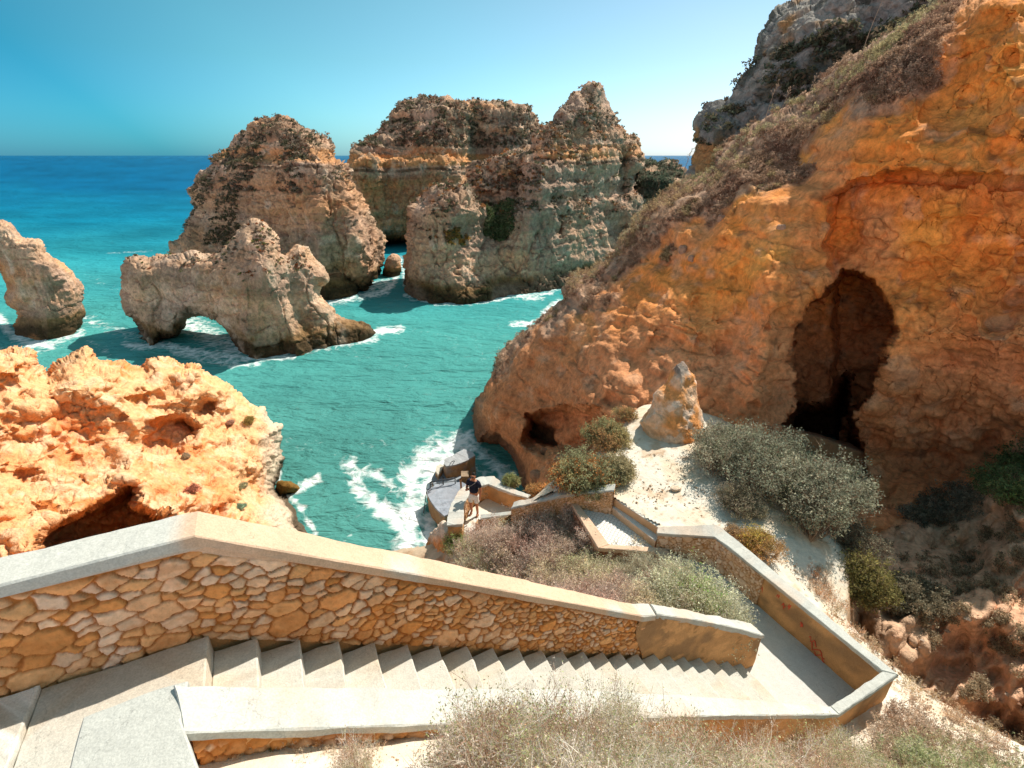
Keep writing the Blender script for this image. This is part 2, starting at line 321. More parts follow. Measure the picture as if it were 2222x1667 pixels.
# leaning rock at the left edge
PC = [(-160, 500), (-90, 462), (-30, 470), (0, 482), (20, 484), (31, 495), (51, 515), (70, 518), (85, 523), (95, 549), (115, 563), (138, 579), (155, 598), (169, 610), (179, 630), (177, 671), (177, 718), (180, 790), (30, 790), (42, 728), (36, 707), (51, 687), (45, 675), (26, 666), (15, 646), (20, 620), (14, 604), (10, 590), (0, 564), (-40, 548), (-80, 570), (-100, 640), (-105, 790), (-200, 790), (-190, 620)]
make_rock('leaning_rock', PC, lambda x, y: lean(water_Y(x, [(-200, 725), (36, 735), (102, 739), (177, 721)]), y, .12, x), 2.8, 34, far_terms(.55, 41, .25),
    lambda V, n, x, y: mixc(stack_col(V, n, .7, (), .2, 9, 43, wet=1.5), ORG * 1.25, .5 * sstep(.0, .45, fbm(V, 2.4, 3, 47))), M_mid,
    'leaning pale and orange rock cut off by the left edge of the photo', 'sea stack', step=1.8, rag=2.5, seed=6)
# broad flat-topped stack at the back
PD = [(759, 367), (762, 331), (775, 318), (784, 309), (809, 287), (831, 266), (845, 250), (856, 237), (874, 219), (914, 215), (965, 215), (1000, 218), (1037, 220), (1075, 224), (1109, 222), (1142, 235), (1158, 250), (1170, 266), (1190, 300), (1230, 330), (1240, 620), (770, 620), (800, 560), (790, 480), (777, 425), (765, 395)]
WD = [(760, 560), (835, 538), (880, 534), (1000, 530), (1240, 530)]
fD = tps([(790, 350), (900, 240), (870, 400), (980, 300), (1000, 420), (1020, 300), (1060, 260), (1090, 320), (1150, 300), (1150, 420), (860, 520), (1040, 400)],
         [3, 4, -1, 0, 0, 6, 5, 6, 9, 9, 0, 7])
def FD(px, py):
    return lean(water_Y(px, WD), py, .10, px) + fD(np.c_[px, py]) + 5.5 * sstep(1006, 1026, px + 2 * fbm(np.c_[px, py, py], 20, 2, 3)) * 1 + 2.2 * sstep(350, 340, py) - 1.0 * sstep(420, 470, py)
LAYD = [(15.2, 1.3, .85, ORG * 1.15), (13.6, .3, .8, np.array((.12, .07, .04))), (10, 3.2, .6, ORG * .95), (5, 3, .5, ORG)]
oD, VD, nD, iD, xD, yD = make_rock('flat_topped_stack', PD, FD, 9, 60, far_terms(1.25, 51, .6), lambda V, n, x, y: stack_col(V, n, .55, LAYD, .8, 16, 53), M_far,
    'broad flat-topped stack with level orange bands, farthest of the big stacks', 'sea stack', group='sea stacks off the headland', rag=3, seed=8,
    holes=[[(838, 548), (842, 532), (862, 526), (884, 530), (890, 560), (880, 600), (845, 600)]])
scrub_on(oD, VD, nD, iD, iD & (VD[:, 2] > 1.5) & (fbm(VD, 4, 3, 77) > -.15), 1300, .5, .3, PAL_FAR, 9)
# saddle ridge between the back stack and the peaked stack
PF = [(1012, 372), (1030, 350), (1060, 352), (1090, 342), (1120, 330), (1150, 322), (1175, 360), (1180, 520), (1000, 520), (1000, 420)]
oF, VF, nF, iF, xF, yF = make_rock('saddle_rock', PF, lambda x, y: 74 + .035 * (y - 400) * -1 + 1.5 * fbm(np.c_[x, y, y], 25, 3, 66), 5, 40, far_terms(1.1, 61, .5),
    lambda V, n, x, y: mixc(stack_col(V, n, .35, (), .6, 8, 63), np.array((.34, .17, .06)), .7 * sstep(.1, .4, fbm(V, 2.2, 3, 9))), M_far,
    'lower saddle of grey rock with orange scrub, between the flat-topped and the peaked stack', 'rock', rag=4, seed=11)
scrub_on(oF, VF, nF, iF, iF & (yF < 420), 500, .35, .22, PAL_FAR + [(.4, .18, .06), (.35, .14, .07)], 12)
# peaked stack in front, with its round knob
PE = [(884, 541), (890, 468), (896, 450), (904, 436), (918, 420), (933, 407), (965, 400), (995, 398), (1010, 400), (1024, 407), (1040, 422), (1053, 436), (1066, 452), (1080, 456), (1100, 448), (1118, 436), (1132, 410), (1136, 367), (1136, 345), (1154, 331), (1157, 295), (1165, 287), (1177, 273), (1197, 262), (1226, 233), (1240, 215), (1248, 208), (1262, 206), (1270, 204), (1277, 190), (1300, 185), (1303, 195), (1308, 208), (1322, 235), (1331, 255), (1336, 272), (1349, 280), (1360, 297), (1371, 295), (1382, 296), (1389, 302), (1391, 324), (1398, 345), (1396, 367), (1372, 388), (1378, 420), (1392, 428), (1396, 454), (1392, 465), (1400, 480), (1440, 480), (1440, 700), (940, 720), (893, 700), (886, 645), (882, 600)]
WE = [(880, 640), (893, 646), (940, 654), (1020, 651), (1103, 637), (1176, 631), (1222, 622), (1300, 600), (1440, 590)]
fE = tps([(900, 500), (960, 420), (1000, 450), (1060, 480), (1080, 520), (1040, 580), (1130, 480), (1160, 350), (1220, 400), (1280, 220), (1250, 300), (1300, 330), (1370, 330), (1340, 420), (1200, 540), (1300, 540), (1380, 460), (950, 600), (1120, 600), (1210, 480), (1360, 360)],
         [2, 2.2, .5, 4.5, 3.5, .8, .8, 2.5, 1.5, 6, 4.5, 4.5, 8.5, 6, 0, 1.6, 4, 0, 0, 1.3, 7])
def FE(px, py):
    g = 1.6 * np.exp(-((px - 1215) / 7) ** 2 - ((py - 488) / 26) ** 2) + 3.0 * np.exp(-((px - 1265) / 42) ** 2 - ((py - 590) / 14) ** 2)
    gap = 4.0 * np.exp(-((px - 1348) / 14) ** 2 - ((py - 400) / 32) ** 2)
    return lean(water_Y(px, WE), py, .08, px) + fE(np.c_[px, py]) + g + gap + 1.4 * sstep(352, 343, py + .04 * (px - 1250)) - .9 * np.exp(-((py - 335) / 7) ** 2) * (px > 1140)
LAYE = [(16.4, 1.1, .8, ORG * 1.1), (15.1, .25, .85, np.array((.11, .065, .04))), (19, 1.2, .3, ORG)]
oE, VE, nE, iE, xE, yE = make_rock('peaked_stack', PE, FE, 6.5, 48, far_terms(.95, 71, .4), lambda V, n, x, y: mixc(stack_col(V, n, .28, LAYE, .5, 17, 73), np.array((.36, .25, .185)), .45 * sstep(.0, .5, fbm(V, 6, 3, 79) + .2)), M_far,
    'grey stack with a sharp peak and a round knob in front, nearest the headland', 'sea stack', group='sea stacks off the headland', rag=2.5, seed=13,
    holes=[[(1351, 508), (1351, 496), (1358, 493), (1376, 494), (1374, 508), (1362, 511)], [(1347, 351), (1350, 346), (1354, 349), (1352, 355), (1348, 355)]])
scrub_on(oE, VE, nE, iE, iE & ((VE[:, 2] > 2) | ((nE[:, 2] > .3) & (VE[:, 2] > -9))) & (fbm(VE, 2.5, 3, 7) > .0), 900, .38, .22, PAL_FAR + [(.32, .15, .06)], 14)
scrub_on(oE, VE, nE, iE, iE & (poly_sd(np.c_[xE, yE], [(1052, 440), (1120, 438), (1115, 500), (1090, 525), (1055, 510)]) > 0), 500, .45, .25, [(.12, .15, .07), (.09, .12, .05), (.16, .18, .09)], 15)
scrub_on(oE, VE, nE, iE, iE & (poly_sd(np.c_[xE, yE], [(965, 500), (1005, 495), (1022, 520), (1000, 545), (970, 530)]) > 0) & (fbm(VE, 1.2, 2, 3) > 0), 120, .3, .2, [(.45, .24, .06), (.3, .17, .07), (.12, .13, .05)], 16)
# far low headland, green on top
PG = [(1372, 520), (1368, 400), (1380, 372), (1398, 352), (1414, 349), (1428, 353), (1443, 347), (1465, 352), (1479, 367), (1497, 380), (1530, 385), (1560, 700), (1372, 700)]
oG, VG, nG, iG, xG, yG = make_rock('low_islet', PG, lambda x, y: 88 + 8 * sstep(395, 350, y) + fbm(np.c_[x, y, y], 25, 2, 3), 7, 45, far_terms(.9, 81), lambda V, n, x, y: stack_col(V, n, .1, (), .8, 12, 83), M_far,
    'low grey-green islet far off between the peaked stack and the headland', 'rock', rag=3, seed=17)
scrub_on(oG, VG, nG, iG, iG & (yG < 430) & (fbm(VG, 3, 2, 5) > -.3), 900, .55, .35, [(.12, .15, .10), (.16, .17, .12), (.2, .17, .12)], 18)
# little rock in the channel
PH = [(838, 580), (840, 570), (846, 563), (853, 557), (860, 560), (863, 568), (866, 580), (863, 597), (860, 612), (838, 612), (838, 597)]
make_rock('shore_rock', PH, lambda x, y: 0 * x + PZ(850, 598, SEA)[1] - .5, 1.3, 12, far_terms(.5, 91), lambda V, n, x, y: stack_col(V, n, .9, (), .1, 9, 93, wet=1.0), M_far,
    'small lone brown rock in the channel between two tall stacks', 'rock', step=1.2, rag=1)
# dark rock at the foot of the near left cliff
PI_ = [(600, 1085), (598, 1060), (604, 1046), (625, 1043), (642, 1050), (648, 1060), (640, 1070), (620, 1078), (615, 1100)]
make_rock('shore_rock', PI_, lambda x, y: 0 * x + PZ(622, 1074, SEA)[1] - .1, .9, 16, lambda V: .22 * fbm(V, .6, 4, 3), lambda V, n, x, y: np.clip(mixc(ALG * 1.2, WETD, sstep(0, .4, fbm(V, .4, 3, 3))), .02, 1), M_near,
    'small dark wet rock at the foot of the sunlit orange cliff on the left', 'rock', step=1.6, rag=2)

# ------------------------------------------------------------ near orange rock on the left
PR = [(-260, 740), (-60, 748), (0, 759), (30, 750), (60, 757), (77, 761), (82, 794), (102, 810), (118, 794), (140, 775), (169, 759), (185, 752), (205, 759), (215, 779), (240, 778), (271, 779), (290, 790), (307, 792), (318, 776), (328, 774), (350, 772), (369, 779), (400, 789), (420, 785), (435, 792), (451, 810), (492, 830), (505, 845), (522, 861), (553, 882), (574, 884), (589, 917), (610, 922), (607, 964), (612, 1000), (610, 1035), (604, 1066), (625, 1075), (635, 1086), (661, 1117), (681, 1153), (720, 1260), (560, 1330), (-260, 1420)]
fR = tps([(600, 1040), (681, 1150), (600, 930), (574, 890), (451, 815), (328, 780), (169, 762), (0, 765), (-200, 770), (300, 950), (150, 900), (0, 950), (0, 1100), (100, 1180), (450, 1000), (550, 1000), (600, 1130), (450, 1100), (300, 1080), (-200, 1100), (520, 1200), (300, 1250), (700, 1250), (420, 900), (500, 930), (250, 860)],
         [21, 18.5, 22.5, 23, 21, 20, 18, 16.5, 14.5, 16.6, 16.2, 12.8, 10.6, 9.6, 17.5, 19.5, 16.8, 14.8, 13.0, 9, 13.6, 11, 16, 19.5, 20.6, 17])
CAVE_R = [(74, 1230), (77, 1196), (72, 1168), (102, 1138), (169, 1112), (236, 1076), (277, 1045), (307, 1050), (310, 1075), (302, 1091), (330, 1105), (359, 1117), (372, 1135), (400, 1260)]
def FR(px, py):
    g = np.c_[px, py, 0 * px]; nq = 14 * fbm(g, 60, 4, 5)
    f = fR(np.c_[px, py])
    f = f + 3.6 * sstep(-3, 26, poly_sd(np.c_[px, py], CAVE_R) + .3 * nq)
    f = f + 1.5 * sstep(-10, 14, poly_sd(np.c_[px, py], [(305, 985), (307, 955), (325, 925), (345, 915), (400, 905), (438, 930), (425, 955), (400, 962), (392, 984)]) + .5 * nq)
    f = f + .8 * sstep(-4, 12, poly_sd(np.c_[px, py], [(420, 890), (440, 860), (470, 870), (455, 905), (430, 912)]) + .5 * nq)
    # rounded lumps stepping back up the slope
    f = f - 1.1 * fbm(g, (150, 110, 1), 3, 9) - .55 * fbm(g, (60, 40, 1), 3, 19)
    return f
def colR(V, n, x, y):
    a = fbm(V, 2.2, 4, 101); b = fbm(V, .7, 4, 105); up = n[:, 2]
    c = mixc((.84, .34, .13), (.86, .47, .23), sstep(-.35, .3, a + .25 * up)); c = mixc(c, (.86, .62, .42), .48 * sstep(.0, .5, b + .3 * up - .1))
    c = mixc(c, (.66, .22, .05), .8 * sstep(.1, .5, fbm(V, 1.5, 3, 111) - .3 * up))
    c = mixc(c, (.66, .56, .44), .8 * sstep(540, 600, x + 40 * a))
    c = mixc(c, (.30, .16, .09), .5 * sstep(.45, .65, fbm(V, .35, 3, 120)))
    c = mixc(c, WETD, .9 * (1 - sstep(.5, 1.3, V[:, 2] - SEA + .5 * a)))
    return np.clip(c, .02, .9)
def termR(V):
    pit = fbm(V, .42, 3, 131); return .22 * fbm(V, (1.3, 1.3, .8), 4, 121) + .13 * fbm(V, (.6, .6, .35), 4, 125) - .17 * sstep(.15, .5, pit) + .045 * fbm(V, .18, 3, 128, True) - .12 * (1 - sstep(0, .07, np.abs(fbm(V, (1.2, 1.2, .5), 4, 129))))
oR, VR, nR, iR, xR, yR = make_rock('orange_cliff', PR, FR, 4, 60, termR, colR, M_near, 'sunlit pale orange pitted cliff behind the stone parapet, low cave at its foot', 'cliff', step=2.2, rag=5, seed=19)

# ------------------------------------------------------------ the headland on the right
# grey back cliff
PK = [(1500, 470), (1505, 380), (1510, 338), (1518, 312), (1512, 291), (1516, 270), (1531, 236), (1539, 224), (1556, 219), (1569, 219), (1577, 236), (1590, 215), (1603, 190), (1636, 143), (1645, 110), (1653, 84), (1674, 55), (1700, 30), (1712, 21), (1750, 0), (1800, -30), (1900, -90), (2300, -200), (2700, -260), (2700, 300), (2100, 460), (1700, 520)]
fK = tps([(1510, 380), (1530, 240), (1570, 260), (1640, 150), (1700, 300), (1750, 20), (1900, 50), (1900, -80), (2200, -100), (2500, -100), (2500, 200), (2100, 100), (1600, 400), (1800, 250)],
         [36, 39, 37, 38, 33, 38, 35, 38, 36, 34, 28, 31, 33, 31])
def colK(V, n, x, y):
    c = mixc((.20, .19, .175), (.33, .30, .26), sstep(-.3, .35, fbm(V, 2.5, 4, 141)))
    c = mixc(c, (.42, .21, .07), .85 * sstep(.0, .3, fbm(V, 3.5, 3, 145) + .5 * np.exp(-((x - 1540) / 45) ** 2 - ((y - 330) / 60) ** 2) - .12))
    c = mixc(c, (.07, .07, .05), .75 * sstep(.0, .35, fbm(V, 1.8, 4, 149)))
    return c
oK, VK, nK, iK, xK, yK = make_rock('back_cliff', PK, lambda x, y: fK(np.c_[x, y]) - 1.2 * fbm(np.c_[x, y, y], (60, 60, 90), 3, 5), 6, 50, far_terms(.8, 151, .3), colK, M_mid, None, kind='structure', rag=3, seed=23)
scrub_on(None, VK, nK, iK, iK & (poly_sd(np.c_[xK, yK], [(1500, 200), (2050, -40), (2250, 300), (1700, 430), (1560, 400)]) > 0) & (fbm(VK, 2, 3, 5) > .05), 1900, .42, .17, [(.07, .08, .05), (.11, .10, .06), (.10, .12, .08), (.17, .13, .09)], 24, name='back_cliff_scrub')
# big orange cliff with the cave
PLc = [(1011, 985), (1021, 940), (1030, 910), (1032, 866), (1051, 850), (1060, 828), (1066, 804), (1080, 770), (1103, 743), (1120, 725), (1139, 714), (1165, 697), (1190, 682), (1210, 665), (1226, 649), (1226, 627), (1233, 609), (1260, 603), (1291, 595), (1298, 580), (1318, 563), (1335, 548), (1350, 515), (1374, 486), (1388, 470), (1400, 456), (1430, 435), (1455, 418), (1470, 402), (1484, 392), (1510, 385), (1535, 372), (1560, 330), (1598, 295), (1640, 268), (1670, 253), (1710, 235), (1750, 211), (1800, 165), (1850, 130), (1930, 75), (2010, 30), (2075, 0), (2140, -30), (2235, -30), (2262, 60), (2290, 200), (2420, 300), (2700, 400), (2700, 1750), (1700, 1750), (1500, 1400), (1180, 1250), (1130, 1160), (1112, 1040), (1097, 994), (1078, 971), (1056, 969), (1049, 974), (1048, 990), (1030, 1040), (1010, 1040)]
cpL = [(1015, 1000, 25.6), (1030, 900, 26.2), (1060, 800, 27), (1140, 715, 27.5), (1230, 620, 28), (1335, 548, 28), (1400, 456, 28), (1500, 390, 27.5), (1600, 295, 27), (1750, 211, 26), (1900, 95, 23), (2075, 0, 21), (2222, -90, 19), (2400, 0, 19), (2600, 50, 18),
       (1100, 930, 24), (1150, 850, 24.4), (1120, 1010, 22), (1180, 1080, 18), (1300, 760, 21.5), (1300, 900, 18.5), (1450, 560, 24), (1450, 700, 20), (1450, 850, 17.2), (1460, 960, 15.8), (1600, 450, 22.5), (1600, 600, 20.2), (1600, 700, 18.6), (1600, 900, 16.2), (1690, 700, 18), (1690, 900, 16),
       (1700, 350, 23.5), (1850, 450, 18.2), (1950, 700, 16), (1880, 300, 19.5), (2050, 150, 19.2), (2000, 300, 17.2), (2222, 50, 17.5), (2222, 300, 15.6), (2222, 500, 14.7), (2222, 700, 13.6), (2222, 900, 13.4), (1850, 950, 15.6), (1930, 850, 15.2), (2000, 1000, 15.0), (2050, 1080, 13.4), (1880, 1130, 12.9),
       (2000, 1200, 11.2), (2222, 1120, 11.0), (2222, 1200, 10.0), (1850, 1300, 9.7), (2100, 1350, 8.8), (2222, 1500, 7.2), (2100, 1560, 7.3), (1950, 1500, 7.9), (1700, 1250, 12.3), (1500, 1200, 13.5), (2500, 300, 15), (2500, 900, 11), (2500, 1300, 7.6), (1300, 1150, 15), (2350, 1650, 6.1)]
fL = tps([p[:2] for p in cpL], [p[2] for p in cpL])
CAVE = [(1718, 1150), (1718, 980), (1716, 880), (1718, 811), (1708, 780), (1705, 752), (1712, 715), (1727, 684), (1745, 655), (1769, 634), (1790, 612), (1811, 600), (1830, 586), (1850, 583), (1875, 592), (1895, 602), (1915, 628), (1929, 651), (1945, 680), (1952, 705), (1945, 740), (1929, 769), (1918, 803), (1912, 853), (1880, 880), (1853, 895), (1826, 910), (1826, 945), (1835, 975), (1860, 1020), (1850, 1120)]
CAVE_IN = [(1700, 1150), (1700, 893), (1760, 884), (1800, 880), (1824, 850), (1834, 812), (1848, 822), (1842, 862), (1850, 900), (1900, 1100)]
NICHE = [(1803, 430), (1813, 418), (1864, 393), (1970, 366), (2075, 373), (2222, 378), (2800, 385), (2800, 1010), (2222, 1060), (1960, 1130), (1880, 1080), (1815, 900), (1805, 700), (1800, 590), (1794, 527), (1798, 460)]
DARKREC = [(1140, 935), (1150, 905), (1185, 890), (1240, 880), (1290, 888), (1320, 905), (1330, 925), (1300, 960), (1240, 990), (1180, 970), (1150, 955)]
def FL(px, py):
    q = np.c_[px, py]; g = np.c_[px, py, 0 * px]; nz = 16 * fbm(g, 70, 4, 205); nf = 9 * fbm(g, 22, 4, 206)
    f = fL(q)
    f = f + 1.5 * sstep(-4, 16, poly_sd(q, NICHE) + .4 * nz + nf * .5) * sstep(1130, 1000, py)
    f = f - 1.1 * np.exp(-(np.minimum(line_d(q, [(1860, 790), (1960, 690), (2050, 730), (2222, 760)]), 200) / 55) ** 2)
    f = f + 5.5 * sstep(-2, 10, poly_sd(q, CAVE) + nf)
    f = f + 7.0 * sstep(-2, 10, poly_sd(q, CAVE_IN) + nf)
    f = f + 2.4 * sstep(-8, 14, poly_sd(q, DARKREC) + .4 * nz) + 1.6 * sstep(-3, 14, poly_sd(q, [(1130, 960), (1145, 900), (1165, 905), (1215, 925), (1210, 985), (1180, 1000), (1160, 985)]) + nf)
    # the bedding crack above the niche
    f = f + .55 * np.exp(-(line_d(q, [(1790, 432), (1864, 398), (1970, 386), (2075, 392), (2300, 400)]) / 6) ** 2)
    # buttress between the cliff's left slope and the cave
    f = f - 1.3 * np.exp(-((px - 1660 + (py - 700) * .12) / 45) ** 2) * sstep(450, 620, py)
    f = f - .9 * fbm(g, (130, 110, 1), 3, 209) - .3 * fbm(g, (45, 55, 1), 3, 219) + .25 * fbm(np.c_[px + py * .7, (py - px * .55) * .35, 0 * px], 38, 3, 233)
    return f
VEGLINE = [(1011, 1100), (1060, 850), (1120, 775), (1200, 730), (1290, 690), (1370, 600), (1440, 560), (1530, 490), (1620, 455), (1700, 440), (1790, 380), (1740, 350), (1830, 270), (1960, 235), (2040, 205), (2060, 100), (2100, 20), (2140, -100), (1000, -100)]
GULLY = [(1850, 1190), (1900, 1150), (1960, 1120), (2060, 1085), (2222, 960), (2800, 900), (2800, 1750), (1650, 1750), (1750, 1250)]
def colL(V, n, x, y):
    q = np.c_[x, y]; a = fbm(V, 3.0, 4, 161); b = fbm(V, .9, 4, 165)
    c = mixc((.78, .27, .055), (.70, .30, .11), sstep(-.3, .35, a + .3 * b)); c = mixc(c, (.86, .38, .08), .7 * sstep(.05, .45, fbm(V, 4, 3, 169)))
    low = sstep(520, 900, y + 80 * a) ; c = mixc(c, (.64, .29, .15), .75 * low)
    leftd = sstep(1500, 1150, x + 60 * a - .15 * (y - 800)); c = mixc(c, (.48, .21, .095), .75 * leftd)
    st = fbm(np.c_[V[:, 0], V[:, 1], V[:, 2]], (4, 4, .35), 3, 171); c = c * (1 + .28 * st)[:, None]
    c = mixc(c, (.58, .40, .27), .35 * sstep(.2, .5, fbm(V, .8, 3, 175)))
    c = mixc(c, (.10, .06, .035), .55 * sstep(.32, .6, fbm(V, .45, 3, 179)))
    v = sstep(-14, 26, poly_sd(q, VEGLINE) - 2 + 60 * fbm(V, 1.6, 4, 183)); c = mixc(c, mixc((.20, .135, .10), (.40, .28, .20), sstep(-.3, .3, b)), .85 * v)
    g = sstep(-10, 30, poly_sd(q, GULLY) + 30 * a); c = mixc(c, mixc((.58, .38, .25), (.70, .42, .27), sstep(-.2, .3, fbm(V, 1.5, 3, 187) + (x - 2000) / 600)), g)
    c = mixc(c, (.13, .075, .05), .8 * (1 - sstep(.8, 2.4, V[:, 2] - SEA + .7 * a)) * (1 - g))
    return np.clip(c, .015, .9)
def termL(V):
    ck = 1 - sstep(0, .04, np.abs(fbm(V, (3.6, 3.6, 4.5), 4, 196))); ck2 = 1 - sstep(0, .035, np.abs(fbm(V, (5, 5, 1.3), 4, 198)))
    gl_ = 1 - .65 * sstep(13.5, 11.5, V[:, 1]) * sstep(-8, -10, V[:, 2])
    rough_ = .5 + .5 * sstep(-.2, .3, fbm(V, 4, 2, 192))
    return gl_ * (.38 * fbm(V, (3.6, 3.6, 2.6), 5, 191) + .19 * fbm(V, (2.4, 2.4, .42), 4, 193) + rough_ * (.10 * fbm(V, .45, 4, 197) + .05 * fbm(V, .14, 2, 194)) - .07 * ck - .11 * ck2 - .16 * sstep(.28, .6, fbm(V, .8, 4, 199)))
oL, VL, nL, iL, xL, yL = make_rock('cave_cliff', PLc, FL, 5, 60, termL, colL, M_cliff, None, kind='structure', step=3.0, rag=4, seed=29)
# sandstone cone on the terrace
PQ = [(1481, 786), (1489, 793), (1507, 813), (1512, 849), (1525, 899), (1535, 946), (1536, 1010), (1400, 1020), (1392, 985), (1386, 955), (1394, 938), (1386, 915), (1395, 898), (1409, 883), (1419, 856), (1443, 833), (1459, 803), (1467, 790)]
fQ = PZ(1470, 968, -7.9)[1]
def colQ(V, n, x, y):
    c = mixc((.74, .32, .11), (.76, .48, .30), sstep(-.2, .25, fbm(V, .6, 4, 301))); c = mixc(c, (.72, .62, .52), .7 * sstep(.1, .35, fbm(V, .35, 3, 305)))
    return mixc(c, (.20, .18, .16), .9 * sstep(-6.05, -5.85, V[:, 2] + .0))
make_rock('rock_cone', PQ, lambda x, y: fQ - .1 + .35 * sstep(980, 790, y) * 1.5, .85, 70, lambda V: .10 * fbm(V, .7, 4, 311) + .05 * fbm(V, .2, 3, 313), colQ, M_near,
    'pointed pale orange rock cone with a grey tip, standing on the white sand terrace', 'rock', step=1.6, rag=2)
# ------------------------------------------------------------ stair frame: s runs down the stair, o is the offset towards the photographer
AZ = math.radians(64.6); UV = np.array([math.sin(AZ), math.cos(AZ)]); NV = np.array([UV[1], -UV[0]]); W0 = np.array([-2.659, 3.203])
def W(s, o): p = W0 + s * UV + o * NV; return (float(p[0]), float(p[1]))
LAND, FLOOR, TR, RI = -3.8225, -8.33, .332, .196
def main_top(s): return np.interp(s, [-6, .13, 1.85, 5.0, 5.3, 7.62], [-2.765, -2.765, -3.89, -6.0, -6.12, -7.55])
def prism(name, poly, z0, z1, mat, parent=None, col=(.5, .5, .5), res=.12, jit=.006, seed=1, fcol=None):
    """upright block over a plan polygon (z0, z1 numbers or functions of x, y); sides and top are finely divided so edges are a little worn"""
    poly = [np.array(p[:2], float) for p in poly]; A = sum(poly[i][0] * poly[(i + 1) % len(poly)][1] - poly[(i + 1) % len(poly)][0] * poly[i][1] for i in range(len(poly)))
    if A < 0: poly = poly[::-1]
    ring = []
    for i, a in enumerate(poly):
        b = poly[(i + 1) % len(poly)]; k = max(1, int(np.ceil(np.linalg.norm(b - a) / res)))
        for j in range(k): ring.append(a + (b - a) * j / k)
    ring = np.array(ring); m = len(ring); f0 = z0 if callable(z0) else (lambda x, y: 0 * x + z0); f1 = z1 if callable(z1) else (lambda x, y: 0 * x + z1)
    zt = f1(ring[:, 0], ring[:, 1]); zb = f0(ring[:, 0], ring[:, 1]); hh = float(np.max(zt - zb)); nv = max(1, int(np.ceil(hh / res)))
    # inset ring for a worn arris
    prv = np.roll(ring, 1, 0); nxt = np.roll(ring, -1, 0); tg = nxt - prv; tg /= np.maximum(np.linalg.norm(tg, axis=1), 1e-9)[:, None]; inn = np.c_[-tg[:, 1], tg[:, 0]]
    bm = bmesh_new = None
    V = []; 
    for j in range(nv + 1):
        t = j / nv; V.append(np.c_[ring, zb + (zt - .012 - zb) * t])
    V.append(np.c_[ring + inn * .012, zt]); V = np.vstack(V)
    F = []
    for j in range(nv + 1):
        for i in range(m): F.append((j * m + i, j * m + (i + 1) % m, (j + 1) * m + (i + 1) % m, (j + 1) * m + i))
    import bmesh
    bm = bmesh.new(); vs = [bm.verts.new(v) for v in V]
    for q in F: bm.faces.new([vs[k] for k in q])
    top = bm.faces.new(vs[(nv + 1) * m:]); bm.faces.new(list(reversed(vs[:m])))
    bm.normal_update(); bmesh.ops.triangulate(bm, faces=[top]); bm.normal_update()
    for v in bm.verts:
        P = np.array([v.co[:]]); d = jit * (fbm(P, .09, 2, seed)[0] + 1.5 * fbm(P, .4, 2, seed + 1)[0]); v.co += v.normal * d
    me = bpy.data.meshes.new(name); bm.to_mesh(me); bm.free()
    VV = np.array([v.co[:] for v in me.vertices]); cl = np.tile(np.array(col, float), (len(VV), 1)) if fcol is None else fcol(VV)
    a = me.color_attributes.new('Col', 'FLOAT_COLOR', 'POINT'); c4 = np.ones((len(VV), 4), np.float32); c4[:, :3] = cl; a.data.foreach_set('color', c4.ravel())
    me.materials.append(mat); o = bpy.data.objects.new(name, me); C.objects.link(o)
    if parent: o.parent = parent
    return o
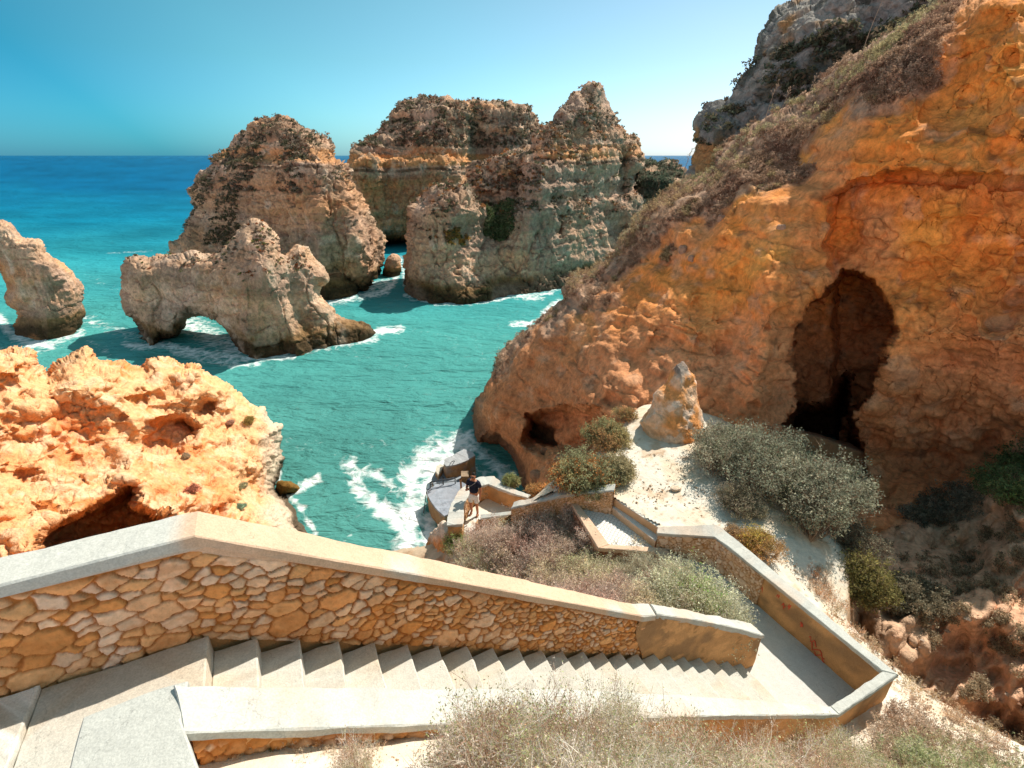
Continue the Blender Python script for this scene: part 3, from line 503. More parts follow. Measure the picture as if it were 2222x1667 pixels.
def masonry(name, mapfn, s0, s1, zb, zt, res, size, cols, mort, parent, mat=M_stone, seed=1, depth=.021, aniso=1.6, flip=False, smear=0.0):
    """rubble stone facing: every stone is real relief standing out of the mortar"""
    r = np.random.default_rng(seed); ns = int((s1 - s0) / res) + 1; S = np.linspace(s0, s1, ns); H = float(np.max(zt(S) - zb(S))); nh = int(H / res) + 1
    T = np.linspace(0, 1, nh); SS, TT = np.meshgrid(S, T); ZZ = zb(SS) + (zt(SS) - zb(SS)) * TT
    G = np.c_[SS.ravel(), ZZ.ravel()]; zmin, zmax = ZZ.min(), ZZ.max()
    sites = []; rad = []
    n_try = int((s1 - s0) * H / (np.mean(size(S)) ** 2) * 34)
    for _ in range(n_try):
        s_ = r.uniform(s0 - .1, s1 + .1); z_ = r.uniform(float(zb(s_)) - .1, float(zt(s_)) + .1); rr = float(size(s_)) * r.choice([.36, .6, .85, 1.15, 1.4], p=[.38, .22, .16, .14, .10])
        if sites:
            q = np.array(sites) - (s_, z_); dd = np.sqrt((q[:, 0] / aniso) ** 2 + q[:, 1] ** 2)
            if (dd < .60 * (np.array(rad) + rr)).any(): continue
        sites.append((s_, z_)); rad.append(rr)
    sites = np.array(sites); rad = np.array(rad); ang = r.normal(0, .22, len(sites))
    wob = np.c_[fbm(np.c_[G, 0 * G[:, 0]], .12, 3, seed), fbm(np.c_[G, 0 * G[:, 0]], .12, 3, seed + 5)] * .036; Q = G + wob
    n = len(G); F1 = np.full(n, 9.); F2 = np.full(n, 9.); I1 = np.zeros(n, int)
    for k in range(len(sites)):
        m_ = (np.abs(Q[:, 0] - sites[k, 0]) < .75) & (np.abs(Q[:, 1] - sites[k, 1]) < .5); mi = np.where(m_)[0]
        if len(mi) == 0: continue
        q = Q[mi] - sites[k]; ca, sa = math.cos(ang[k]), math.sin(ang[k]); u = (q[:, 0] * ca + q[:, 1] * sa) / aniso; v = -q[:, 0] * sa + q[:, 1] * ca
        d = np.sqrt(u * u + v * v) - .42 * rad[k]
        b1 = d < F1[mi]; b2 = (~b1) & (d < F2[mi])
        F2[mi[b1]] = F1[mi[b1]]; F1[mi[b1]] = d[b1]; I1[mi[b1]] = k; F2[mi[b2]] = d[b2]
    e = F2 - F1; gap = .007 + .009 * fbm(np.c_[G, 0 * G[:, 0]], .3, 2, seed + 9)
    st = sstep(gap * .4, gap + .016, e)
    tilt = r.normal(0, .06, (len(sites), 2)); off = r.uniform(-.006, .010, len(sites)); rel = (Q - sites[I1])
    P3 = np.c_[G, 0 * G[:, 0]]
    D = st * (depth + off[I1] + (tilt[I1] * rel).sum(1) + .006 * fbm(P3, .06, 3, seed + 3) + .009 * fbm(P3, .03, 3, seed + 4, True)) + .006 * fbm(P3, .05, 3, seed + 7)
    cols = np.array(cols); sc0 = cols[r.integers(0, len(cols), len(sites))] * r.uniform(.86, 1.12, (len(sites), 1))
    c = mixc(np.tile(np.array(mort), (n, 1)), sc0[I1], st); 
    topb = sstep(.10, .02, (zt(G[:, 0]) - G[:, 1]) - .05 * fbm(P3, .3, 3, seed + 2)) * (smear > 0)
    c = mixc(c, np.array(mort) * 1.05, np.maximum(smear * sstep(.15, .5, fbm(P3, .35, 3, seed + 11)), topb)); D = D * (1 - .8 * topb)
    c = c * (1 + .16 * fbm(P3, .1, 3, seed + 12))[:, None]; c = mixc(c, np.array(mort) * 1.25, .35 * st * sstep(.1, .5, fbm(P3, .08, 3, seed + 15)))
    V = mapfn(G[:, 0], G[:, 1], D); ii = np.arange(n).reshape(nh, ns)
    F = np.stack([ii[:-1, :-1], ii[:-1, 1:], ii[1:, 1:], ii[1:, :-1]], -1).reshape(-1, 4)
    if flip: F = F[:, ::-1]
    return mesh_np(name, V, F, mat, np.clip(c, .02, .95), parent=parent)
STONE_C = [(.80, .45, .24), (.82, .53, .34), (.74, .35, .14), (.82, .57, .40), (.78, .41, .18), (.72, .31, .10)]
MORT = (.42, .155, .04)
CON_W = np.array((.49, .485, .445)); CON_T = np.array((.62, .43, .30)); REN = np.array((.56, .30, .13)); PAVE = np.array((.62, .575, .50))
def con_white(V): return np.clip(mixc(mixc(CON_W, CON_T * .95, .55 * sstep(-.05, .45, fbm(V, .5, 4, 401))), CON_W * .72, .5 * sstep(.2, .5, fbm(V, .22, 3, 403))), 0, .9) * (1 + .05 * fbm(V, .05, 2, 402))[:, None]
def con_tan(V): 
    s = (V[:, :2] - W0) @ UV; c = mixc(CON_T, CON_T * .9, sstep(-.3, .4, fbm(V, .4, 3, 405)))
    wt = np.maximum(1 - sstep(-.05, .12, s + .12 * fbm(V, .3, 3, 407)), .8 * sstep(.18, .4, fbm(V, (.5, .5, .5), 3, 408)) * (sstep(1.3, 1.5, s) * (1 - sstep(1.75, 2, s)) + sstep(4.0, 4.2, s)))
    return mixc(c, CON_W, wt)
def render_col(V): return mixc(mixc(mixc(REN, REN * (.62, .66, .75), sstep(-.15, .2, fbm(V, .55, 4, 411))), REN * 1.3, .7 * sstep(.05, .2, fbm(V, (.5, .5, .22), 4, 415))), REN * .45, .6 * sstep(.35, .6, fbm(V, .12, 3, 417)))
sides = lambda f, g: (lambda V: f(V))
def ztop_fn(off=0.): return lambda x, y: main_top(((x - W0[0]) * UV[0] + (y - W0[1]) * UV[1])) + off

# ---- the long parapet beside the stair
par = empty('parapet_wall', (*W(0, -.15), LAND)); tag(par, 'long rubble stone parapet with smooth coping above the descending white steps', 'wall')
inv = lambda o_: (setattr(o_, 'location', -Vector(o_.parent.location)), o_)[1]
KS = [-5, -2.5, .13, 1.85, 3.4, 5.0]
for a, b in ((-5.0, .13), (.13, 5.02)):
    pass
body = prism('core', [W(-5, -.03), W(5.3, -.03), W(7.1, .10), W(7.62, .17), W(7.62, -.06), W(5.3, -.22), W(-5, -.27)], lambda x, y: ztop_fn()(x, y) - 1.9, ztop_fn(-.09), M_stone, par, col=REN, res=.3); inv(body)
cop = []
cp_poly = [W(s, .035) for s in (-5, -2.5, .13, 1.0, 1.85, 3.4, 5.0, 5.24)] + [W(s, o) for s, o in ((5.3, -.20), (5.0, -.21), (3.4, -.25), (1.85, -.29), (.13, -.32), (-2.5, -.32), (-5, -.32))]
cop = prism('coping', cp_poly, ztop_fn(-.10), ztop_fn(.0), M_conc, par, res=.07, fcol=con_tan, jit=.008); inv(cop)
cop2 = prism('coping', [W(5.27, .02), W(6.1, .06), W(7.1, .13), W(7.66, .21), W(7.66, -.09), W(7.1, -.10), W(6.1, -.14), W(5.33, -.2)], ztop_fn(-.085), lambda x, y: ztop_fn(.0)(x, y) + .03 * np.sin(((x - W0[0]) * UV[0] + (y - W0[1]) * UV[1] - 5.3) / 2.3 * np.pi), M_conc, par, res=.07, fcol=con_white, jit=.012); inv(cop2)
def floor_main(s): return np.where(s < 0, LAND, np.maximum(LAND - RI * (np.floor(np.maximum(s, 0) / TR) + 1), FLOOR))
mp_main = lambda s, z, d: np.c_[W0[0] + s * UV[0] + (d - .02) * NV[0], W0[1] + s * UV[1] + (d - .02) * NV[1], z]
st1 = masonry('stone_face', mp_main, -4.2, 5.12, lambda s: np.minimum(np.minimum(LAND - .05, LAND - .05 - .59 * s), LAND - .05 - .59 * s * (s > 0)), lambda s: main_top(s) - .10, .013,
    lambda s: np.interp(s, [-4, 1, 3, 5], [.155, .14, .11, .08]), STONE_C, MORT, par, seed=11, smear=.25); inv(st1)
def mp_ren(s, z, d):
    o = np.interp(s, [5.05, 6.1, 7.1, 7.62], [.0, .045, .11, .18]); return np.c_[W0[0] + s * UV[0] + (o + d) * NV[0], W0[1] + s * UV[1] + (o + d) * NV[1], z]
ns, nh = 130, 40; Sg, Tg = np.meshgrid(np.linspace(5.02, 7.625, ns), np.linspace(0, 1, nh)); Sg = Sg + (1 - sstep(0, .35, Sg - 5.02)) * .10 * np.sin(Tg * 5 + 1)
Zg = (main_top(Sg) - .06) * Tg + (1 - Tg) * (LAND - .3 - .59 * Sg); Pg = np.c_[Sg.ravel(), Zg.ravel(), 0 * Sg.ravel()]
Vg = mp_ren(Sg.ravel(), Zg.ravel(), .014 + .016 * fbm(Pg, .35, 3, 421) + .005 * fbm(Pg, .06, 3, 423)); ii = np.arange(ns * nh).reshape(nh, ns)
inv(mesh_np('render_panel', Vg, np.stack([ii[:-1, :-1], ii[:-1, 1:], ii[1:, 1:], ii[1:, :-1]], -1).reshape(-1, 4), M_conc, render_col(Vg), parent=par))['label'] = 'brown rendered end of the wall'

OI = lambda s: np.interp(s, [0, 3, 5, 7.5, 9], [1.15, 1.2, 1.32, 1.53, 1.52]); OO = lambda s: np.interp(s, [0, 1, 3, 5, 7.6, 9], [1.48, 1.50, 1.52, 1.58, 1.67, 1.65])
# ---- the stair: landing and 23 treads
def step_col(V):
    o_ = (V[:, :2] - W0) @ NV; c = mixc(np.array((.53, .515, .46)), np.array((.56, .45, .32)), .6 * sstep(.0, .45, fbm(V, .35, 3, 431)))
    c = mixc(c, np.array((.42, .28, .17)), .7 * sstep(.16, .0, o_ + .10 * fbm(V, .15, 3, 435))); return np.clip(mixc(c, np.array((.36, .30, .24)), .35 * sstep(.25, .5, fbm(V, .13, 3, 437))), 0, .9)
stair = empty('stair_flight', (*W(3.8, .6), -6.2)); tag(stair, 'long flight of white concrete steps between the stone parapet and the low white wall', 'stairs')
def pave_col(V):
    f = fbm(V, .09, 2, 433); return mixc(step_col(V), np.array((.70, .66, .60)), sstep(.1, .2, f))
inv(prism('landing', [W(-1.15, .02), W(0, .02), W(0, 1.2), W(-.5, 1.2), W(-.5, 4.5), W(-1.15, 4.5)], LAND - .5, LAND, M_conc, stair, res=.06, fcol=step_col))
for k in range(22):
    s0 = k * TR; z = LAND - RI * (k + 1)
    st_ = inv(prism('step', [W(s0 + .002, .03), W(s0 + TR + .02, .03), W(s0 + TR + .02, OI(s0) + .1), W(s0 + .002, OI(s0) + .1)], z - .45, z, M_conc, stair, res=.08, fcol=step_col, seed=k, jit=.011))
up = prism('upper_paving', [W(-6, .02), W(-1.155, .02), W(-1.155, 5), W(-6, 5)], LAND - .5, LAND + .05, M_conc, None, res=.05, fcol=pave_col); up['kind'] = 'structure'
up.name = 'pavement'
# ---- low white wall on the camera side, ending in the corner and the far side wall
lw = empty('low_wall', (*W(3.8, 1.3), -6)); tag(lw, 'low white-topped wall along the near side of the steps, ending in a sharp corner', 'wall')
lt = lambda x, y: np.maximum(-3.10 - 1e-9 - .60 * (((x - W0[0]) * UV[0] + (y - W0[1]) * UV[1]) - .11), -7.535) * 1.0
lt2 = lambda x, y: np.where(((x - W0[0]) * UV[0] + (y - W0[1]) * UV[1]) < .12, -3.10, lt(x, y))
inv(prism('coping', [W(s, OI(s)) for s in (.03, .24, 1.5, 3, 5, 6.4, 7.5)] + [W(s, OO(s)) for s in (7.5, 6.4, 5, 3, 1.5, .1)] + [W(.085, 1.40)], lambda x, y: lt(x, y) - .08, lt, M_conc, lw, res=.08, fcol=con_white, jit=.009))
inv(prism('coping', [W(7.5, OI(7.5)), W(8.79, 1.52), W(8.93, 1.65), W(7.5, OO(7.5))], -7.62, -7.535, M_conc, lw, res=.08, fcol=con_white, jit=.009))
inv(prism('body', [W(s, OI(s) + .03) for s in (.1, 3, 5, 7.5)] + [W(s, OO(s) - .03) for s in (7.5, 5, 3, .15)], lambda x, y: lt(x, y) - 2.2, lambda x, y: lt(x, y) - .075, M_conc, lw, res=.2, fcol=render_col, jit=.012))
inv(prism('body', [W(7.5, OI(7.5) + .02), W(8.8, 1.54), W(8.9, 1.63), W(7.5, OO(7.5) - .03)], -9.7, -7.615, M_conc, lw, res=.2, fcol=render_col, jit=.012))
inv(masonry('stone_face', lambda s, z, d: np.c_[W0[0] + s * UV[0] + (1.455 + d) * NV[0], W0[1] + s * UV[1] + (1.455 + d) * NV[1], z], .12, 3.0, lambda s: lt2(W0[0] + s * UV[0] + 1.4 * NV[0], W0[1] + s * UV[1] + 1.4 * NV[1]) - .6,
    lambda s: lt2(W0[0] + s * UV[0] + 1.4 * NV[0], W0[1] + s * UV[1] + 1.4 * NV[1]) - .08, .016, lambda s: .10 + 0 * s, STONE_C, MORT, lw, seed=15, smear=.5))
sb = empty('broad_wall_top', (*W(-.2, 2.5), -3.3)); tag(sb, 'broad smooth grey slab topping the wall in the bottom left corner', 'wall')
inv(prism('slab', [W(-.06, 1.10), W(-.45, 1.12), W(-.45, 4.2), W(.36, 4.2), W(.20, 1.73), W(.09, 1.40), W(.10, 1.12)], -3.22, lambda x, y: -3.085 + .0 * x, M_conc, sb, res=.08, fcol=lambda V: mixc(CON_W * .95, CON_W * .78, .5 * sstep(0, .5, fbm(V, (.4, .4, 1), 3, 441))), jit=.005))
inv(prism('body', [W(-.42, 1.16), W(-.42, 4.2), W(.3, 4.2), W(.14, 1.73), W(.06, 1.45), W(.06, 1.16)], -4.6, -3.215, M_conc, sb, res=.2, fcol=render_col))
sw = empty('side_wall', (*W(8.9, -.5), FLOOR)); tag(sw, 'rendered and stone-faced wall with a white top running away beside the sunken path', 'wall')
eL = (3.30, 9.28)
stop = lambda x, y: np.where(x < 4.55, np.interp(x, [3.3, 4.55], [-7.80, -7.535]), -7.535) + 0 * y
inv(prism('coping', [W(8.79, 1.5), W(8.78, -2.04), (3.28, 9.20), (3.35, 9.42), W(9.12, -2.26), W(9.08, -.9), W(8.95, 1.66)], lambda x, y: stop(x, y) - .07, stop, M_conc, sw, res=.08, fcol=con_white, jit=.009))
inv(prism('body', [W(8.83, 1.5), W(8.80, -2.0), (3.33, 9.26), (3.38, 9.38), W(9.07, -2.22), W(9.05, -.9), W(8.92, 1.63)], -9.4, lambda x, y: stop(x, y) - .065, M_conc, sw, res=.12, fcol=render_col, jit=.012))
def path_map(pts, side=1):
    pts = np.array(pts, float); seg = np.linalg.norm(np.diff(pts, axis=0), axis=1); cum = np.r_[0, np.cumsum(seg)]
    def f(s, z, d):
        i = np.clip(np.searchsorted(cum, s, side='right') - 1, 0, len(seg) - 1); t = (s - cum[i]) / seg[i]; p = pts[i] + (pts[i + 1] - pts[i]) * t[:, None]
        tg = (pts[i + 1] - pts[i]) / seg[i][:, None]; n = np.c_[tg[:, 1], -tg[:, 0]] * side; return np.c_[p + n * d[:, None], z]
    return f, cum
pm, cum = path_map([(3.33, 9.255), W(8.795, -1.99), W(8.80, -.75)], 1)
sm = masonry('stone_face', pm, 0, cum[-1], lambda s: -8.45 + 0 * s, lambda s: np.interp(s, [0, cum[1], 9], [-7.87, -7.60, -7.60]), .022, lambda s: .115 + 0 * s, [(.74, .52, .37), (.78, .57, .42), (.68, .44, .28)], (.40, .18, .06), sw, seed=21, aniso=1.15, depth=.02); inv(sm)
# graffiti scribbles on the brown render
M_red = mat_flat('red_paint', (.62, .10, .05), .8)
def strip_face(name, pts, wd, mat, parent, nrm, off):
    V = []; 
    for (s, z) in pts:
        p = np.array(W(8.812 , -s)); V.append((*(p - UV * off), z - wd)); V.append((*(p - UV * off), z + wd))
    F = [(2 * i, 2 * i + 2, 2 * i + 3, 2 * i + 1) for i in range(len(pts) - 1)]
    return mesh_np(name, V, F, mat, parent=parent)
# ---- lower path floor, the mosaic court, the sunken steps
fl = prism('path', [W(7.31, .0), W(7.7, .0), W(7.7, -.6), W(8.0, -1.9), (3.55, 8.75), (3.30, 9.1), (3.36, 9.3), (4.0, 9.2), W(8.9, -2.0), W(8.95, 1.6), W(7.31, 1.6)], -8.9, FLOOR, M_conc, None, res=.12, fcol=lambda V: mixc(np.array((.50, .50, .49)), np.array((.60, .57, .52)), sstep(-.2, .3, fbm(V, .5, 3, 451))), jit=.004); fl['kind'] = 'structure'
def P_(x, y, Z): p = PZ(x, y, Z); return (float(p[0]), float(p[1]))
# mosaic paving with real setts
def sett_h(x, y):
    u = (x * .86 + y * .5) / .075; v = (-x * .5 + y * .86) / .075; return u, v
mc = [P_(1236, 1093, FLOOR), P_(1310, 1186, FLOOR), P_(1436, 1193, FLOOR), P_(1330, 1108, FLOOR), P_(1262, 1100, FLOOR), P_(1255, 1085, FLOOR)]
cm, n, b = mat_new('mosaic_setts'); L = n.links.new
g_ = N_(n, 'ShaderNodeNewGeometry'); mpn = N_(n, 'ShaderNodeMapping'); mpn.inputs['Rotation'].default_value = (0, 0, .55); L(g_.outputs['Position'], mpn.inputs[0])
vv = N_(n, 'ShaderNodeTexVoronoi', feature='DISTANCE_TO_EDGE'); vv.inputs['Scale'].default_value = 12; vv.inputs['Randomness'].default_value = .45; L(mpn.outputs[0], vv.inputs['Vector'])
r_ = N_(n, 'ShaderNodeValToRGB'); r_.color_ramp.elements[0].position = .02; r_.color_ramp.elements[0].color = (.42, .40, .36, 1); r_.color_ramp.elements[1].position = .10; r_.color_ramp.elements[1].color = (.70, .69, .66, 1); L(vv.outputs[0], r_.inputs[0]); L(r_.outputs[0], b.inputs['Base Color'])
bp = N_(n, 'ShaderNodeBump'); bp.inputs['Distance'].default_value = .02; L(r_.outputs[0], bp.inputs['Height']); L(bp.outputs[0], b.inputs['Normal']); b.inputs['Roughness'].default_value = .9
mo = prism('mosaic_floor', mc, -8.9, FLOOR + .006, cm, None, res=.3, jit=.003); mo['kind'] = 'structure'
ct = empty('court_steps', (3.0, 10, FLOOR)); tag(ct, 'two long shallow steps leading up from the mosaic court to the sand', 'stairs')
a1, a2, b1, b2, c1, c2 = np.array(P_(1322, 1112, FLOOR)), np.array(P_(1420, 1190, FLOOR)), np.array(P_(1327, 1102, -8.12)), np.array(P_(1430, 1171, -8.12)), np.array(P_(1341, 1083, -7.9)), np.array(P_(1445, 1143, -7.9))
def ext_(p, q, k): return p + (q - p) * k
inv(prism('step', [a1, a2, ext_(a2, c2, .75), ext_(a1, c1, .75)], -8.8, -8.12, M_conc, ct, res=.1, fcol=lambda V: mixc(np.array((.60, .40, .24)), np.array((.66, .64, .60)), sstep(-8.135, -8.125, V[:, 2]))))
inv(prism('step', [ext_(a1, c1, .55), ext_(a2, c2, .55), ext_(a2, c2, 1.15), ext_(a1, c1, 1.15)], -8.7, -7.905, M_conc, ct, res=.1, fcol=lambda V: mixc(np.array((.58, .36, .19)), np.array((.66, .62, .55)), sstep(-7.92, -7.91, V[:, 2]))))
# kerb around the court and the retaining stones below it
kb = empty('court_kerb', (2.3, 9.3, FLOOR)); tag(kb, 'flat tan kerb bending around the mosaic court above the dry scrub', 'kerb')
KZ = -8.20
kc = lambda V: mixc(CON_T * 1.03, CON_T * .9, sstep(-.2, .4, fbm(V, .3, 3, 461)))
for q in ([(1238, 1090), (1298, 1189), (1322, 1181), (1252, 1089)], [(1298, 1189), (1420, 1198), (1443, 1189), (1322, 1181)], [(1420, 1198), (1468, 1238), (1498, 1232), (1443, 1189)]):
    inv(prism('coping', [P_(*p, KZ) for p in q], KZ - .1, KZ, M_conc, kb, res=.09, fcol=kc, jit=.005))
kp = [P_(1243, 1100, KZ), P_(1300, 1187, KZ), P_(1418, 1196, KZ), P_(1466, 1238, KZ)]
pm2, cum2 = path_map(kp, 1)
inv(masonry('stone_face', pm2, 0, cum2[-1], lambda s: -8.95 + 0 * s, lambda s: KZ - .09 + 0 * s, .025, lambda s: .10 + 0 * s, [(.42, .22, .14), (.50, .30, .20), (.36, .17, .10)], (.26, .12, .06), kb, seed=27, aniso=1.2))
# stone wall behind the court
w2 = empty('stone_wall', (1.8, 10.8, FLOOR)); tag(w2, 'short stone wall with rounded white top between the mosaic court and the rust-tipped bushes', 'wall')
qa, qb = np.array([-.02, 11.26]), np.array([2.50, 10.54]); dq = (qb - qa) / np.linalg.norm(qb - qa); nq = np.array([dq[1], -dq[0]]); Lq = np.linalg.norm(qb - qa)
w2t = lambda x, y: np.interp(((x - qa[0]) * dq[0] + (y - qa[1]) * dq[1]) / Lq, [0, .42, .5, 1], [-8.66, -8.12, -8.0, -7.56]) + 0 * y
inv(prism('coping', [tuple(qa + nq * .03), tuple(qb + nq * .03 + dq * .04), tuple(qb - nq * .24 + dq * .04), tuple(qa - nq * .24)], lambda x, y: w2t(x, y) - .07, w2t, M_conc, w2, res=.08, fcol=con_white, jit=.02))
inv(prism('body', [tuple(qa + nq * .0), tuple(qb), tuple(qb - nq * .2), tuple(qa - nq * .2)], -10.6, lambda x, y: w2t(x, y) - .065, M_conc, w2, res=.2, fcol=render_col))
pm3, _c = path_map([tuple(qa), tuple(qb)], 1)
inv(masonry('stone_face', pm3, 0, Lq + .02, lambda s: -9.6 + s * .45, lambda s: w2t(qa[0] + dq[0] * s, qa[1] + dq[1] * s) - .07, .022, lambda s: .095 + 0 * s, [(.72, .46, .29), (.76, .52, .36), (.66, .40, .22)], (.42, .22, .08), w2, seed=31, aniso=1.2, depth=.018))
pm3b, _c = path_map([tuple(qb + nq * 0.0), tuple(qb - nq * .22)], 1)
inv(masonry('stone_face', lambda s, z, d: pm3b(s, z, d + .02), 0, .22, lambda s: -8.6 + 0 * s, lambda s: -7.63 + 0 * s, .022, lambda s: .09 + 0 * s, STONE_C, MORT, w2, seed=33, aniso=1.1, depth=.02))
# hidden steps down to the lookout, with a low retaining wall on the scrub side
ls = empty('lookout_steps', (.6, 11, -9.4)); tag(ls, 'steps half hidden behind grey scrub, going down to the stone lookout', 'stairs')
for k in range(9):
    t0, t1 = k / 9, (k + 1) / 9; a = np.array([1.65, 10.65]) * (1 - t0) + np.array([-.35, 12.0]) * t0; b_ = np.array([1.65, 10.65]) * (1 - t1) + np.array([-.35, 12.0]) * t1
    nn = np.array([-.56, -.83]) * -1; z = FLOOR - .1 - 1.9 * (k + 1) / 9
    inv(prism('step', [tuple(a - nn * .45), tuple(b_ - nn * .45), tuple(b_ + nn * .4), tuple(a + nn * .4)], z - .5, z, M_conc, ls, res=.15, fcol=step_col))
rw = empty('retaining_wall', (-.3, 12.2, -10)); tag(rw, 'low white-edged retaining wall above the scrub, in front of the lookout', 'wall')
rt = lambda x, y: np.interp(x, [-1.0, .5], [-9.98, -9.45]) + 0 * y
rpts = [np.array(P_(1042, 1126, -9.98)), np.array(P_(1090, 1120, -9.74)), np.array(P_(1150, 1112, -9.45))]
inv(prism('coping', [rpts[0], rpts[1], rpts[2], rpts[2] + (0, .17), rpts[1] + (0, .17), rpts[0] + (0, .2)], lambda x, y: rt(x, y) - .07, rt, M_conc, rw, res=.08, fcol=con_white))
inv(prism('body', [rpts[0] + (.02, .03), rpts[1] + (0, .03), rpts[2] + (0, .03), rpts[2] + (0, .15), rpts[0] + (.02, .16)], -10.9, lambda x, y: rt(x, y) - .065, M_conc, rw, res=.15, fcol=render_col))
# ---- the lookout platform
LF = -10.40; LT = -9.80
lk = empty('lookout', (-1.0, 12.8, LF)); tag(lk, 'small stone lookout with a thick white-topped parapet where a man stands', 'lookout')
inv(prism('floor', [(-1.6, 12.0), (-1.35, 13.4), (-.75, 14.1), (-.1, 13.9), (.6, 13.3), (.7, 12.3), (-.6, 11.7), (-.95, 11.2), (-1.3, 11.2), (-1.75, 11.7)], LF - .8, LF, M_conc, lk, res=.12, fcol=lambda V: mixc(np.array((.66, .56, .42)), np.array((.62, .60, .56)), sstep(-.1, .3, fbm(V, .4, 3, 471)))))
outer = [(.60, 13.36), (.15, 13.62), (-.24, 13.85), (-.59, 14.40), (-1.09, 14.37), (-1.45, 14.0), (-1.70, 13.6), (-1.88, 12.91), (-1.93, 12.3), (-1.90, 11.9)]
inner = [(.50, 13.20), (.02, 13.42), (-.38, 13.66), (-.77, 13.95), (-1.05, 13.82), (-1.22, 13.6), (-1.38, 13.3), (-1.49, 12.86), (-1.43, 12.1), (-1.45, 11.95)]
lzt = lambda x, y: LT + 0.0 * x
inv(prism('coping', outer + inner[::-1], LT - .08, LT, M_conc, lk, res=.07, fcol=con_white, jit=.02))
inv(prism('parapet', [(p[0] * .97 - .02, p[1]) for p in outer] + [(p[0] - .03, p[1] + .02) for p in inner[::-1]], LF - .2, LT - .075, M_conc, lk, res=.15, fcol=render_col))
ROUGH = [(.74, .62, .50), (.66, .48, .34), (.78, .70, .60), (.60, .40, .26)]
pmi, ci = path_map(inner, 1)
inv(masonry('stone_face', lambda s, z, d: pmi(s, z, d), 0, ci[-1], lambda s: LF - .03 + 0 * s, lambda s: LT - .08 + 0 * s, .028, lambda s: .10 + 0 * s, [(.70, .46, .28), (.74, .54, .38), (.60, .36, .20)], (.44, .24, .10), lk, seed=41, aniso=1.2, depth=.03))
pmo, co = path_map(outer, -1)
inv(masonry('stone_face', lambda s, z, d: pmo(s, z, d * 2 + (LT - z) * .22), 0, co[-1], lambda s: -12.4 + 0 * s, lambda s: LT - .05 + 0 * s, .04, lambda s: .12 + 0 * s, ROUGH, (.34, .2, .11), lk, seed=43, aniso=1.1, depth=.06, flip=True))
# apron: the white path end, and the small plinth post
inv(prism('path_end', [(-1.90, 11.85), (-1.45, 12.0), (-1.0, 12.15), (-.98, 11.9), (-1.0, 11.3), (-1.25, 11.2), (-1.55, 11.35), (-1.82, 11.6)], LF - .6, LF + .02, M_conc, lk, res=.1, fcol=con_white, jit=.015))
po = tag(prism('stone_post', [P_(1032, 1152, LF), P_(1042, 1156, LF), P_(1050, 1146, LF), P_(1038, 1143, LF)], LF - .1, LF + .30, M_stone, None, res=.05, col=(.50, .27, .12)), 'small brown stub post at the corner of the lookout, beside its short shadow', 'post')

# ------------------------------------------------------------ terrain: sand terrace, hillside in front, scrub slope below the parapet
def terrain(name, poly, cps, res, colf, rough=.05, seed=1, kind='structure', drop=None):
    poly = np.array(poly, float); x0, y0 = poly.min(0) - res; x1, y1 = poly.max(0) + res
    xs = np.arange(x0, x1 + res, res); ys = np.arange(y0, y1 + res, res); X, Y = np.meshgrid(xs, ys); G = np.c_[X.ravel(), Y.ravel()]
    f = tps([c[:2] for c in cps], [c[2] for c in cps]); Z = f(G); P3 = np.c_[G, 0 * Z]
    if drop is not None: Z = Z + drop(G)
    Z = Z + rough * (fbm(P3, .9, 4, seed) + .35 * fbm(P3, .15, 3, seed + 3))
    sd_ = poly_sd(G, poly).reshape(X.shape); ins = sd_ > 0; cell = ins[:-1, :-1] | ins[1:, :-1] | ins[:-1, 1:] | ins[1:, 1:]
    ii = np.arange(len(G)).reshape(X.shape); cy, cx = np.where(cell); F = np.stack([ii[cy, cx], ii[cy, cx + 1], ii[cy + 1, cx + 1], ii[cy + 1, cx]], 1)
    use = np.unique(F); mp_ = np.zeros(len(G), int); mp_[use] = np.arange(len(use)); V = np.c_[G, Z][use]; F = mp_[F]
    o = mesh_np(name, V, F, M_sand, colf(V, vnormals(V, F))); o['kind'] = kind
    return o, V, lambda g: f(g) + (drop(g) if drop is not None else 0)
def sandcol(V, n):
    c = mixc((.64, .54, .41), (.66, .60, .51), sstep(-.3, .3, fbm(V, .9, 4, 501))); c = mixc(c, (.52, .34, .20), .6 * sstep(.15, .5, fbm(V, .35, 4, 505)))
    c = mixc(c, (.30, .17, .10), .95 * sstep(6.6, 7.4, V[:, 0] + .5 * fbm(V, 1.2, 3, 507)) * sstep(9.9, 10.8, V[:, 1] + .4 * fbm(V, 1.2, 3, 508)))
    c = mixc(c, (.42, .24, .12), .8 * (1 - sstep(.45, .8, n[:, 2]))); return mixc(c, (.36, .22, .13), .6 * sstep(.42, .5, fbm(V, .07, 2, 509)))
def wp(s, o, z): p = W(s, o); return (p[0], p[1], z)
def zp(x, y, Z): p = PZ(x, y, Z); return (float(p[0]), float(p[1]), Z)
